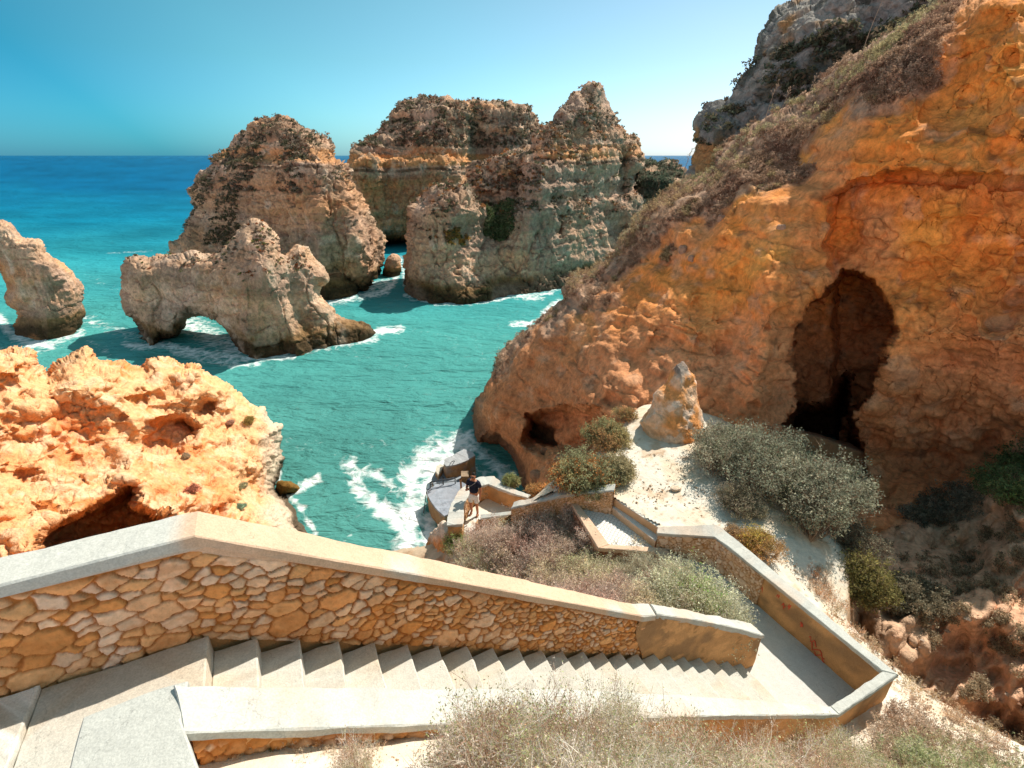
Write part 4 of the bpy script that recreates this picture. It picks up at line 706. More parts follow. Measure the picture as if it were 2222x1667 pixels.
T1c = [wp(.4, 1.6, -3.50), wp(1.2, 1.6, -3.90), wp(2.2, 1.6, -4.45), wp(3.5, 1.6, -5.45), wp(5, 1.7, -6.9), wp(6.5, 1.7, -7.75), wp(8, 1.75, -8.1), wp(9.15, 1.7, -8.25), wp(9.2, .5, -8.15), wp(9.3, -.8, -8.05), wp(9.3, -2.2, -7.95),
       zp(600, 1660, -3.55), zp(1111, 1667, -4.0), zp(1400, 1667, -5.1), zp(1700, 1667, -6.4), zp(2000, 1667, -7.6), zp(2222, 1640, -8.4), zp(2080, 1560, -8.6), zp(1960, 1480, -8.75), zp(1860, 1380, -8.7), zp(1780, 1290, -8.55), zp(1720, 1200, -8.2), zp(1740, 1120, -8.1),
       (3.0, 10.9, -7.88), (4.2, 11.2, -7.9), (3.2, 13.1, -7.85), (4.2, 15, -7.8), (5.9, 13.7, -7.9), (4.9, 10.3, -7.9), (3.5, 9.7, -7.88), (2.6, 10.8, -7.86), (7.5, 13, -8.2), (9, 14, -8.8), (8, 11.5, -8.8), (1.0, 12.0, -8.45), (2.0, 12.2, -7.95), (.1, 11.6, -9.1), (-.5, 12.0, -10.0), (.3, 12.6, -10.2),
       (-.5, .5, -3.4), (2, .5, -3.4), (6, 1.5, -6.5), (10, 3, -8.6), (0, -2, -1.8), (8, -2, -5)]
def dropT1(g):
    e = np.array([(16, 1.5), (9.3, 4.2), (8.3, 5.0), (7.6, 6.0), P_(1835, 1340, -8.7), P_(1850, 1250, -8.6), P_(1860, 1180, -8.5), P_(1862, 1120, -8.4), P_(1845, 1075, -8.4), P_(1800, 1035, -8.3), P_(1740, 1005, -8.3), P_(1690, 975, -8.2), P_(1690, 900, -8.2), P_(1690, 840, -8.2)]); side = poly_sd(g, np.vstack([e, [(40, 13), (40, 1.5)]])); d1 = -2.6 * np.maximum(side + .08 * fbm(np.c_[g, 0 * g[:, 0]], .8, 3, 7), 0) ** .9
    e2 = np.array([(-.9, 11.35), (.15, 11.6), (1.1, 11.95), (1.9, 12.55), (3.0, 13.8), (4.1, 15.4), (5.0, 17.5), (6, 22)]); side2 = poly_sd(g, np.vstack([e2, [(-9, 22), (-9, 11.35)]]))
    return np.maximum(d1, -6) + np.maximum(-2.6 * np.maximum(side2 + .15 * fbm(np.c_[g, 0 * g[:, 0]], .7, 3, 9), 0), -9)
T1p = [W(.12, 4.5), W(.12, 1.44), W(8.93, 1.5), W(8.93, -2.15), (4.0, 9.4), (3.34, 9.45), tuple(ext_(a2, c2, .9)), tuple(ext_(a1, c1, .9)), (2.45, 10.68), (-.02, 11.4), (-.5, 12.2), (.5, 12.9), (.6, 13.6), (-.3, 14.4), (-.3, 17.4), (14, 18.5), (16, 10), (16, -3), W(.12, 8)]
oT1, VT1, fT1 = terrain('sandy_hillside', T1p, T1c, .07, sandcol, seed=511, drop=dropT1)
T2c = [wp(-1, -.5, -3.6), wp(.5, -.5, -4.2), wp(2, -.5, -4.9), wp(3.5, -.5, -5.9), wp(5, -.5, -6.9), wp(6.5, -.4, -7.9), wp(7.6, -.3, -8.36), zp(1480, 1260, -8.5), zp(1340, 1240, -8.75), zp(1300, 1205, -8.75), zp(1240, 1115, -8.7), zp(1150, 1130, -9.75), zp(1060, 1145, -10.2), zp(1000, 1195, -10.5), zp(1150, 1230, -9.1), zp(1000, 1215, -10.0),
       zp(1300, 1290, -8.1), zp(1500, 1330, -7.9), (-1.6, 11.2, -10.6), (3.6, 8.3, -8.5), (-1.4, 9.5, -10.6), (0, 7.0, -8.2)]
def dropT2(g):
    e = np.array([(-6, 2.6), (-1.6, 5.0), (-1.3, 7.0), (-1.75, 9.2), (-2.05, 10.5), (-2.1, 12)]); sd2 = poly_sd(g, np.vstack([e, [(-30, 12), (-30, 2.6)]]))
    return np.maximum(-3.2 * np.maximum(sd2 + .25 * fbm(np.c_[g, 0 * g[:, 0]], .9, 3, 17), 0), -9)
T2p = [W(-4, -.15), W(7.6, -.1), W(8.05, -1.9), P_(1466, 1238, KZ), P_(1415, 1194, KZ), P_(1303, 1185, KZ), P_(1243, 1098, KZ), (1.5, 10.8), tuple(rpts[2] + (0, .08)), tuple(rpts[0] + (0, .08)), (-1.1, 11.9), (-1.2, 11.35), (-1.8, 11.7), (-2.2, 13.2), (-4.5, 14), (-5, 9), (-7, 5)]
def t2col(V, n):
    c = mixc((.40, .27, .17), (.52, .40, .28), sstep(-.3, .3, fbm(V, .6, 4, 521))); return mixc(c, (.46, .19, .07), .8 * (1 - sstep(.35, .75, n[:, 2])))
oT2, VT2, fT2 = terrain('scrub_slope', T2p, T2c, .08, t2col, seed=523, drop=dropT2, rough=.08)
# ------------------------------------------------------------ plants: stems as thin ribbons, side twigs and small leaves, all real faces
def plant_mesh(B, R, H, ns, nt, nl, sw, ls, pleaf, pstem, seed, tuft=.35, droop=0., dome=.8):
    r = np.random.default_rng(seed); m = len(B); pid = np.repeat(np.arange(m), ns); n = len(pid); R = np.broadcast_to(R, m)[pid]; H = np.broadcast_to(H, m)[pid]
    th = r.uniform(0, 2 * np.pi, n); u = r.random(n); rr = R * np.sqrt(u); hh = H * np.sqrt(np.maximum(1 - u * dome, .05)) * r.uniform(.45, 1.0, n) * np.where(r.random(n) < .12, 1.3, 1.)
    dirv = np.c_[np.cos(th), np.sin(th), 0 * th]; a = B[pid] + dirv * (rr * tuft)[:, None] + np.c_[0 * th, 0 * th, -.03 + 0 * th]
    tip = B[pid] + dirv * rr[:, None] + np.c_[0 * th, 0 * th, hh]
    mid = a * .5 + tip * .5 + r.normal(0, 1, (n, 3)) * (.07 * (R + H))[:, None] + np.c_[0 * th, 0 * th, hh * .08]
    tip = tip - np.c_[0 * th, 0 * th, droop * rr]
    side = np.c_[-np.sin(th + r.normal(0, .8, n)), np.cos(th), r.normal(0, .3, n)]; side /= np.linalg.norm(side, axis=1)[:, None]
    w_ = side * sw; SV = np.stack([a - w_, a + w_, mid - w_ * .7, mid + w_ * .7, tip], 1).reshape(-1, 3); o5 = (np.arange(n) * 5)[:, None]
    SF = np.concatenate([o5 + [0, 1, 3], o5 + [0, 3, 2], o5 + [2, 3, 4]]).reshape(-1, 3)
    pleaf = np.asarray(pleaf); pstem = np.asarray(pstem); pleaf = pleaf * 1.35; pstem = pstem * 1.3; plc = pleaf[r.integers(0, len(pleaf), m)]; psc = pstem[r.integers(0, len(pstem), m)]
    sv_ = r.uniform(.55, 1.4, (n, 1)); SC = np.repeat(psc[pid] * sv_, 5, 0)
    # twigs
    k = n * nt; si = np.repeat(np.arange(n), nt); t = r.uniform(.35, 1., k)[:, None]; p0 = mid[si] * (1 - t) + tip[si] * t
    dv = r.normal(0, 1, (k, 3)); dv[:, 2] = np.abs(dv[:, 2]) + .5; dv += dirv[si] * .6; dv /= np.linalg.norm(dv, axis=1)[:, None]; ln = (H[si] * r.uniform(.12, .3, k))[:, None]
    ws = np.cross(dv, r.normal(0, 1, (k, 3))); ws /= np.linalg.norm(ws, axis=1)[:, None]; p1 = p0 + dv * ln
    TV = np.stack([p0 - ws * sw * .6, p0 + ws * sw * .6, p1], 1).reshape(-1, 3); TC = np.repeat(psc[pid[si]] * r.uniform(.7, 1.35, (k, 1)), 3, 0)
    # leaves on stems and twigs
    q = n * nl; li = r.integers(0, k, q) if k else None; t = r.uniform(.1, 1.05, q)[:, None]; c = p0[li] * (1 - t) + p1[li] * t + r.normal(0, ls * .6, (q, 3))
    a_ = r.normal(0, 1, (q, 3)); a_[:, 2] += .4; a_ /= np.linalg.norm(a_, axis=1)[:, None]; b_ = np.cross(a_, r.normal(0, 1, (q, 3))); b_ /= np.linalg.norm(b_, axis=1)[:, None]; s_ = (ls * r.uniform(.5, 1.5, q))[:, None]
    LV = np.stack([c - b_ * s_ * .3, c + b_ * s_ * .3, c + a_ * s_], 1).reshape(-1, 3)
    LC = np.repeat(plc[pid[si[li]]] * sv_[si[li]] * r.uniform(.7, 1.3, (q, 1)), 3, 0)
    T2V = np.vstack([TV, LV]); return (SV, SF, SC), (T2V, np.arange(len(T2V)).reshape(-1, 3), np.vstack([TC, LC]))
def join(parts):
    V = []; F = []; Cc = []; o = 0
    for v, f, c in parts: V.append(v); F.append(f + o); Cc.append(c); o += len(v)
    return np.vstack(V), np.vstack(F), np.vstack(Cc)
def bush(name, loc, R, H, label, cat, pleaf, pstem, seed, n=5, ns=60, nt=4, nl=16, sw=.006, ls=.03, group=None, spread=.6, sx=1., dome=.8):
    r = np.random.default_rng(seed); loc = np.array(loc, float); k = n; th = r.uniform(0, 6.28, k); rad = R * spread * np.sqrt(r.random(k)); rad[0] = 0
    B = loc + np.c_[np.cos(th) * rad * sx, np.sin(th) * rad, 0 * th]; B[:, 2] -= .35 * H * (rad / max(R, .01)) ** 2 * 0
    A, Bq = plant_mesh(B, R * (1 - spread * .5) * r.uniform(.75, 1.1, k), H * (1 - .35 * rad / R) * r.uniform(.8, 1.05, k), ns, nt, nl, sw, ls, pleaf, pstem, seed, dome=dome)
    e = empty(name, loc); tag(e, label, cat, group)
    inv(mesh_np('stems', A[0], A[1], M_plant, A[2], parent=e, smooth=False)); inv(mesh_np('foliage', Bq[0], Bq[1], M_plant, Bq[2], parent=e, smooth=False)); return e
STEM = [(.20, .13, .09), (.28, .20, .14), (.16, .10, .07), (.36, .29, .22)]
GG = [(.20, .22, .13), (.26, .27, .17), (.16, .18, .10), (.30, .29, .20)]
def G(x, y, Z): return PZ(x, y, Z)
bush('shrub', G(1262, 1052, -8.1), .9, 1.05, 'large shrub with rust-red tips on its left, standing behind the short stone wall', 'shrub', [(.42, .18, .06), (.30, .26, .12), (.26, .26, .14), (.24, .24, .13)], STEM, 601, n=9, ns=120, ls=.045, nl=26)
bush('shrub', G(1322, 1040, -7.95), .62, .8, 'olive-grey shrub on the white sand, right of the rust-tipped one', 'shrub', [(.30, .27, .15), (.34, .29, .17), (.26, .25, .14)], STEM, 602, n=8, ns=120, ls=.045, nl=26)
bush('shrub', G(1312, 965, -7.95), .72, .75, 'green and rust shrub between the cliff and the top of the white sand', 'shrub', [(.30, .25, .12), (.36, .22, .10), (.24, .24, .12)], STEM, 603, n=8, ns=110, ls=.045, nl=24)
bush('shrub', G(1350, 912, -7.9), .42, .50, 'small russet shrub beside the foot of the pointed rock cone', 'shrub', [(.40, .22, .10), (.28, .22, .10)], STEM, 604, n=4, ns=60, ls=.035)
bush('shrub', G(1112, 1052, -9.9), .36, .45, 'small pale green shrub just outside the lookout parapet', 'shrub', [(.32, .30, .14), (.26, .28, .12)], STEM, 605, n=4, ns=70, ls=.03, nl=20)
bush('shrub', G(1170, 1075, -9.0), .38, .42, 'small orange-brown shrub beside the left end of the short stone wall', 'shrub', [(.48, .25, .09), (.40, .24, .10)], STEM, 606, n=4, ns=70, ls=.03, nl=18)
bush('shrub', G(1215, 1112, -9.0), .62, .85, 'round grey-green shrub in front of the short stone wall', 'shrub', [(.33, .31, .22), (.28, .29, .20)], STEM, 607, n=5, ns=110, ls=.022, nl=24, sw=.004)
DG = [(.19, .20, .14), (.24, .25, .18), (.16, .17, .11), (.31, .30, .22)]
bush('shrub', G(1630, 1040, -7.95), 1.35, 1.55, 'big tangled grey-green shrub right of the rock cone, below the cave', 'shrub', DG, STEM, 611, n=15, ns=120, ls=.05, nl=20, spread=.8, dome=.6, sw=.008)
bush('shrub', G(1765, 1125, -8.2), 1.25, 1.6, 'largest tangled grey-green shrub, spilling over the edge below the dark cave mouth', 'shrub', DG, STEM, 612, n=16, ns=120, ls=.05, nl=20, spread=.8, dome=.6, sw=.008)
bush('shrub', G(1590, 1100, -7.95), .65, .7, 'low brown-grey shrub at the lower left of the big tangled ones', 'shrub', [(.27, .23, .17), (.22, .20, .13)], STEM, 613, n=6, ns=80, ls=.03, nl=20)
bush('shrub', G(1640, 1120, -7.95), .30, .36, 'small silvery shrub above the yellow one', 'shrub', [(.42, .39, .28), (.36, .34, .24)], STEM, 614, n=4, ns=70, ls=.025, nl=18)
bush('shrub', G(1655, 1200, -8.0), .55, .55, 'yellow-green shrub on bright sand beside the side wall', 'shrub', [(.42, .33, .08), (.48, .36, .10), (.36, .30, .09), (.40, .24, .10)], STEM, 615, n=7, ns=90, ls=.025, nl=24)
bush('shrub', G(1590, 1160, -7.95), .26, .28, 'little greyish tuft just left of the yellow-green shrub', 'shrub', [(.36, .32, .22), (.40, .28, .16)], STEM, 616, n=3, ns=60, ls=.02)
bush('shrub', G(1860, 1290, -9.3), .7, 1.0, 'olive-yellow shrub hanging on the shaded edge of the gully', 'shrub', [(.20, .17, .06), (.16, .15, .06)], STEM, 617, n=8, ns=110, ls=.045, nl=24)
bush('shrub', G(1850, 1190, -8.9), .8, .8, 'dark grey shrub in shade under the largest tangled one', 'shrub', [(.15, .15, .11), (.20, .18, .13)], STEM, 618, n=5, ns=80, ls=.035)
# the green bush behind the rendered end of the parapet
bush('shrub', np.array([3.3, 7.15, -8.4]), 1.0, 1.5, 'bushy green-grey shrub behind the rendered end of the long parapet', 'shrub', [(.48, .48, .34), (.34, .42, .18), (.52, .50, .38), (.24, .38, .10), (.44, .44, .30)], [(.52, .44, .34), (.42, .32, .22)], 621, n=12, ns=130, ls=.032, nl=34, sw=.004)
bush('shrub', G(1395, 1275, -8.3), .7, .85, 'pale grey-green shrub left of the bushy one behind the parapet', 'shrub', [(.38, .36, .26), (.34, .34, .24)], [(.40, .33, .26), (.30, .22, .16)], 622, n=7, ns=100, ls=.02, nl=24, sw=.004)
bush('shrub', G(985, 1195, -10.7), .55, .75, 'bright green shrub on the rock below the lookout', 'shrub', [(.20, .30, .08), (.28, .32, .12), (.34, .30, .16)], STEM, 623, n=6, ns=90, ls=.03, nl=22)

# ---- dry scrub that covers the slope between parapet and lookout
def field(name, pts, zf, Hm, Rm, ns, nt, nl, sw, ls, pl, ps, seed, label=None, zoff=-.02):
    r = np.random.default_rng(seed); pts = np.asarray(pts); z = zf(pts) + zoff; B = np.c_[pts, z]; m = len(B); pr = []
    f = fbm(np.c_[pts, 0 * z], 1.3, 3, seed); order = np.argsort(f + r.normal(0, .10, m)); gidx = np.zeros(m, int); gidx[order] = (np.arange(m) * len(pl) / m).astype(int)
    for g in range(len(pl)):
        s_ = gidx == g
        if s_.sum() == 0: continue
        A, Bq = plant_mesh(B[s_], Rm * r.uniform(.6, 1.4, s_.sum()), Hm * r.uniform(.5, 1.35, s_.sum()), ns, nt, nl, sw, ls, pl[g], ps, seed + g); pr += [A, Bq]
    V, F, Cc = join(pr); o = mesh_np(name, V, F, M_plant, Cc, smooth=False); o['kind'] = 'stuff'
    if label: o['label'] = label
    return o
def scatter(poly, n, seed):
    r = np.random.default_rng(seed); poly = np.array(poly); out = []
    while sum(map(len, out)) < n:
        p = r.uniform(poly.min(0), poly.max(0), (n * 3, 2)); out.append(p[poly_sd(p, poly) > 0])
    return np.vstack(out)[:n]
DRY = [[(.46, .31, .25), (.38, .24, .19)], [(.44, .36, .29), (.38, .29, .24)], [(.52, .41, .32), (.46, .36, .28)], [(.54, .45, .30), (.46, .40, .26)], [(.38, .38, .22), (.46, .43, .27)]]
DST = [(.42, .30, .25), (.52, .41, .36), (.34, .22, .17), (.60, .50, .44)]
sp = scatter([W(.9, -.35), W(7.3, -.35), (3.6, 7.7), P_(1490, 1262, -8.5), P_(1408, 1206, -8.7), P_(1296, 1200, -8.7), P_(1232, 1110, -8.7), (1.2, 10.6), (.3, 11.4), (-1.0, 11.9), (-1.5, 11.0), (-1.9, 10.2), (-1.5, 8), (-1.3, 5.5)], 620, 31)
field('dry_scrub', sp, lambda g: fT2(g), .50, .30, 34, 4, 12, .0045, .028, DRY, DST, 701, 'dry grey-brown scrub covering the slope between parapet and lookout')
# ---- foreground scrub in front of the low wall and down the right corner
def px_scatter(poly, n, seed, Zg):
    q = scatter(poly, n, seed); z = np.full(n, Zg, float); P = None
    for _ in range(12):
        P = PZ(q[:, 0], q[:, 1], z)[:, :2] if False else (ray(q[:, 0], q[:, 1]) * (z / ray(q[:, 0], q[:, 1])[:, 2])[:, None])[:, :2]
        z = z * .4 + .6 * fT1(P)
    return P
F1 = px_scatter([(1010, 1660), (1040, 1610), (1180, 1590), (1300, 1575), (1450, 1570), (1560, 1590), (1700, 1620), (1850, 1640), (1900, 1690), (1880, 1840), (1000, 1840)], 210, 33, -5)
FP_ = [[(.42, .26, .17), (.36, .24, .15)], [(.30, .34, .15), (.38, .40, .22)], [(.36, .32, .18), (.30, .28, .15)], [(.44, .36, .30), (.50, .42, .36)], [(.26, .30, .13), (.34, .36, .18)], [(.52, .48, .42), (.40, .34, .28)], [(.30, .32, .16), (.40, .38, .24)]]
FS_ = [(.40, .27, .20), (.56, .48, .40), (.34, .20, .14), (.66, .60, .54), (.48, .42, .30)]
field('foreground_scrub', F1, lambda g: fT1(g), .62, .30, 30, 6, 13, .0030, .015, FP_, FS_, 711, 'dry reddish and grey scrub in front of the low white wall')
F2 = px_scatter([(1900, 1600), (1960, 1530), (2050, 1580), (2160, 1640), (2222, 1660), (2300, 1720), (2300, 1850), (1900, 1850), (1850, 1680)], 200, 35, -8)
field('foreground_scrub', F2, lambda g: fT1(g), .34, .26, 24, 5, 20, .004, .022, [[(.40, .28, .20)], [(.42, .32, .24)], [(.36, .34, .20)], [(.30, .33, .17)]], FS_, 717, 'dry greenish scrub filling the bottom right corner')
# clumps that stand apart in the foreground
def ground1(x, y, Z=-5):
    z = Z
    for _ in range(14): p = PZ(x, y, z); z = z * .4 + .6 * float(fT1(p[None, :2])[0])
    p = PZ(x, y, z); return np.array([p[0], p[1], z - .02])
bush('shrub', ground1(775, 1690, -3.8), .17, .42, 'thin straggly shrub in front of the stone-faced low wall, left foreground', 'shrub', [(.40, .26, .17), (.34, .32, .18)], FS_, 631, n=6, ns=44, ls=.008, nl=12, sw=.0018, nt=5)
bush('shrub', ground1(1075, 1660, -4.3), .27, .60, 'reddish-brown twiggy shrub, leftmost of the thick foreground scrub', 'shrub', [(.42, .20, .12), (.34, .18, .11)], FS_, 632, n=8, ns=50, ls=.010, nl=14, sw=.0024, nt=5)
bush('shrub', ground1(1330, 1640, -5), .30, .72, 'taller green-grey shrub in the middle of the foreground scrub', 'shrub', [(.34, .34, .19), (.28, .27, .14)], FS_, 633, n=8, ns=60, ls=.011, nl=16, sw=.0025, nt=5)
bush('shrub', ground1(1820, 1640, -7), .30, .36, 'low green shrub under the outer corner of the low wall', 'shrub', [(.36, .36, .20), (.30, .30, .16)], FS_, 634, n=7, ns=60, ls=.014, nl=16, sw=.003)
bush('grass_tuft', ground1(592, 1632, -3.75), .05, .09, 'small dark green tuft on the pale sand, left foreground', 'plant', [(.14, .18, .06), (.2, .2, .08)], [(.14, .18, .06)], 635, n=2, ns=18, ls=.012, nl=3, sw=.004, nt=2)
F3 = px_scatter([(430, 1628), (560, 1618), (700, 1610), (840, 1612), (830, 1640), (640, 1650), (470, 1655)], 46, 37, -3.8)
field('dry_weeds', F3, lambda g: fT1(g), .10, .07, 14, 4, 6, .0014, .007, [[(.48, .30, .20)], [(.50, .40, .28)]], FS_, 721, 'thin dry weeds along the foot of the stone-faced low wall')
# sparse weeds on the bright edge beyond the side wall
F4 = px_scatter([(1850, 1330), (1900, 1400), (1960, 1450), (2040, 1510), (2120, 1570), (2190, 1640), (2120, 1600), (2010, 1530), (1950, 1500), (1880, 1430), (1790, 1330), (1740, 1230), (1790, 1240)], 64, 39, -8.5)
field('dry_weeds', F4, lambda g: fT1(g), .22, .16, 20, 4, 8, .004, .018, [[(.46, .24, .12)], [(.48, .36, .24)], [(.40, .30, .18)]], FS_, 727, 'rusty weeds along the sunlit rim of the hillside above the gully')

# ---- scrub on the headland ridge, in the gully and on the left cliff
def ridge(Vv, n_, m_, cnt, H, pl, seed, ls, ns=14, nt=2, nl=14, sw=.006, name='ridge_scrub', label=None):
    r = np.random.default_rng(seed); ok = np.where(m_)[0]; pk = r.choice(ok, min(cnt, len(ok)), replace=False); B = Vv[pk]; f = fbm(B, 1.2, 3, seed); g = np.digitize(f + r.normal(0, .12, len(B)), np.linspace(-.35, .35, len(pl) - 1)); pr = []
    for k in range(len(pl)):
        s_ = g == k
        if s_.any():
            a_, b_ = plant_mesh(B[s_] - n_[pk][s_] * .03, H * .7 * r.uniform(.6, 1.4, s_.sum()), H * r.uniform(.5, 1.5, s_.sum()), ns, nt, nl, sw, ls, pl[k], STEM, seed + k); pr += [a_, b_]
    V, F, Cc = join(pr); o = mesh_np(name, V, F, M_plant, Cc, smooth=False); o['kind'] = 'stuff'
    if label: o['label'] = label
    return o
qL = np.c_[xL, yL]; vL = poly_sd(qL, VEGLINE) + 55 * fbm(VL, 1.6, 4, 183)
RP = [[(.22, .13, .09)], [(.28, .18, .12)], [(.34, .24, .17)], [(.26, .17, .11)], [(.28, .22, .12)]]
ridge(VL, nL, iL & (vL > 14) & (fbm(VL, 1.1, 3, 771) > -.08) & (xL < 2200) & (nL[:, 2] > -.25) & (yL > -40), 1500, .26, RP, 801, .045, label='brown and grey scrub growing down the ridge of the headland')
ridge(VL, nL, iL & (np.minimum(line_d(qL, [(1500, 400), (1560, 350), (1620, 300), (1700, 260), (1790, 215)]), line_d(qL, [(1780, 215), (1870, 150), (1980, 60), (2030, 20)])) < 14), 130, .36, [[(.26, .24, .13)], [(.30, .26, .14)], [(.24, .23, .15)]], 811, .05, name='ridge_grass', label='yellow-green tufts along the crest of the headland')
ridge(VL, nL, iL & (line_d(qL, [(1240, 620), (1330, 560), (1400, 470), (1480, 410)]) < 18), 150, .38, [[(.30, .20, .12)], [(.34, .25, .14)], [(.28, .25, .16)]], 821, .05, name='ridge_scrub', label='pale and rusty scrub on the lower crest of the headland')
gm = lambda poly: iL & (poly_sd(qL, poly) > 0)
ridge(VL, nL, gm([(2110, 1070), (2150, 1020), (2222, 970), (2300, 940), (2300, 1090), (2200, 1110)]), 130, .55, [[(.10, .15, .05)], [(.12, .17, .07)]], 831, .06, name='gully_bushes', label='dark green bushes in shade at the right edge')
ridge(VL, nL, gm([(1960, 1120), (2010, 1080), (2080, 1060), (2140, 1090), (2080, 1130), (1990, 1145)]), 90, .42, [[(.14, .14, .10)], [(.18, .17, .13)]], 837, .05, name='gully_bushes', label='dark grey scrub under the cliff foot')
ridge(VL, nL, gm([(1880, 1180), (1990, 1220), (2080, 1290), (2020, 1330), (1930, 1330), (1880, 1290)]) & (fbm(VL, 1.1, 3, 5) > 0.0), 130, .30, [[(.18, .17, .12)], [(.22, .19, .13)], [(.15, .19, .10)]], 841, .045, name='gully_bushes', label='grey-green scrub filling the shaded gully')
ridge(VL, nL, gm([(1900, 1110), (2222, 1060), (2222, 1667), (2000, 1480)]) & (fbm(VL, .9, 3, 15) > .2), 200, .20, [[(.24, .19, .12)], [(.3, .24, .16)]], 843, .04, name='gully_bushes', label='scattered low plants on the shaded gully slope')
def on_rock(V_, x_, y_, m_, X, Y):
    k = np.where(m_)[0]; j = k[np.argmin((x_[k] - X) ** 2 + (y_[k] - Y) ** 2)]; return V_[j]
for (X, Y, r_, h_, pl, lb, sdd) in ((538, 925, .36, .42, [(.34, .26, .08), (.42, .24, .10)], 'small round olive shrub near the outer edge of the sunlit orange cliff', 851), (500, 922, .25, .22, [(.44, .27, .2)], 'tiny rusty tuft left of the olive shrub on the orange cliff', 852), (415, 1070, .26, .25, [(.46, .20, .13)], 'small red-brown tuft low on the sunlit orange cliff', 853),
                              (525, 1062, .34, .30, [(.36, .32, .16), (.32, .32, .2)], 'pale green cushion plant on the lower ledge of the orange cliff', 854), (405, 995, .18, .18, [(.40, .32, .22)], 'tiny dry tuft in the middle of the sunlit orange cliff', 855), (518, 1105, .2, .16, [(.24, .34, .24)], 'grey-green succulent patch just above the parapet, on the orange cliff', 856)):
    bush('shrub', on_rock(VR, xR, yR, iR, X, Y), r_, h_, lb, 'shrub', pl, STEM, sdd, n=4, ns=60, ls=.03, nl=16)
# tall dry stalks on the crest
def stalk(px, py, Y, h, seed, lean_=.2):
    r = np.random.default_rng(seed); b_ = PY(px, py, Y); pts = [b_ + np.array([lean_ * h * t ** 1.5, 0, h * t]) for t in np.linspace(0, 1, 7)]
    V = []; F = []
    def seg(p, q, w0, w1):
        d = np.array([w0, 0, 0]); e = np.array([w1, 0, 0]); f = np.array([0, w0, 0]); g = np.array([0, w1, 0]); k = len(V); V.extend([p - d, p + f, p + d, p - f, q - e, q + g, q + e, q - g])
        for i in range(4): F.append((k + i, k + (i + 1) % 4, k + 4 + (i + 1) % 4, k + 4 + i))
    for i in range(6): seg(pts[i], pts[i + 1], .018 - .002 * i, .016 - .002 * i)
    for i in range(12):
        t = r.uniform(.6, 1); p = b_ + np.array([lean_ * h * t ** 1.5, 0, h * t]); d = r.normal(0, 1, 3); d[2] = abs(d[2]) + .6; d /= np.linalg.norm(d); q = p + d * h * r.uniform(.06, .14); seg(p, q, .008, .006)
        seg(q - d * .02, q + d * .03, .022, .02)
    V = np.array(V); return mesh_np('dry_stalk', V - b_, np.array(F), M_plant, np.tile((.42, .32, .24), (len(V), 1)), smooth=False), b_
for (X, Y, D_, h_, ln_, lb) in ((1478, 400, 27, 1.6, .05, 'thin dry stalk against the sea, left end of the crest'), (1690, 262, 25.5, 1.3, -.35, 'dry stalk with branching top on the crest, below the grey back cliff'), (1660, 262, 26, 1.5, -.2, 'leaning dry stalk at the start of the yellow-green tufts'), (1870, 120, 22, 2.4, -.1, 'tall dry stalk near the top of the crest, in front of the grey cliff'), (1745, 235, 25, 1.2, .2, 'short dry stalk right of the others on the crest')):
    o, b_ = stalk(X, Y, D_, h_, int(X)); o.location = b_; tag(o, lb, 'plant', 'dry stalks on the crest')

# ------------------------------------------------------------ small rocks
def boulder(name, loc, size, col, label, seed, mat=M_near, rot=0., parent=None):
    import bmesh
    bm = bmesh.new(); bmesh.ops.create_icosphere(bm, subdivisions=4, radius=1)
    V = np.array([v.co[:] for v in bm.verts]); n = V.copy(); s_ = np.array(size)
    d = .45 * fbm(V * 1.0, .9, 4, seed) + .14 * fbm(V, .35, 3, seed + 1, True) - .2 * (1 - sstep(0, .08, np.abs(fbm(V, .8, 2, seed + 3)))); P = n * (1 + d)[:, None]; P = np.sign(P) * np.abs(P) ** .68 * s_
    for v, p in zip(bm.verts, P): v.co = p
    me = bpy.data.meshes.new(name); bm.to_mesh(me); bm.free(); c4 = np.ones((len(P), 4), np.float32); c4[:, :3] = np.array(col) * (1 + .25 * fbm(P, min(size) * .8, 3, seed + 2))[:, None]
    a = me.color_attributes.new('Col', 'FLOAT_COLOR', 'POINT'); a.data.foreach_set('color', c4.ravel()); me.materials.append(mat); me.polygons.foreach_set('use_smooth', [True] * len(me.polygons))
    o = bpy.data.objects.new(name, me); C.objects.link(o); o.location = loc; o.rotation_euler = (0, 0, rot)
    if parent: o.parent = parent; o.location = Vector(loc) - parent.location
    elif label: tag(o, label, 'rock')
    return o
boulder('flat_stone', PZ(1466, 1060, -7.86), (.14, .09, .035), (.72, .56, .42), 'flat pale stone lying alone on the white sand', 901, rot=.3)
for i, (X, Y, s_, lb) in enumerate(((1182, 985, (.20, .17, .30), 'upright brown boulder in the dark hollow of the cliff foot'), (1215, 1000, (.30, .2, .2), 'rounded boulder below the upright one in the dark hollow'), (1168, 1035, (.32, .26, .2), 'dark boulder low at the left of the hollow pile'), (1235, 985, (.18, .16, .2), 'small boulder at the right of the hollow pile'))):
    boulder('boulder', on_rock(VL, xL, yL, iL, X, Y), s_, (.36, .20, .12), lb, 905 + i, rot=i)
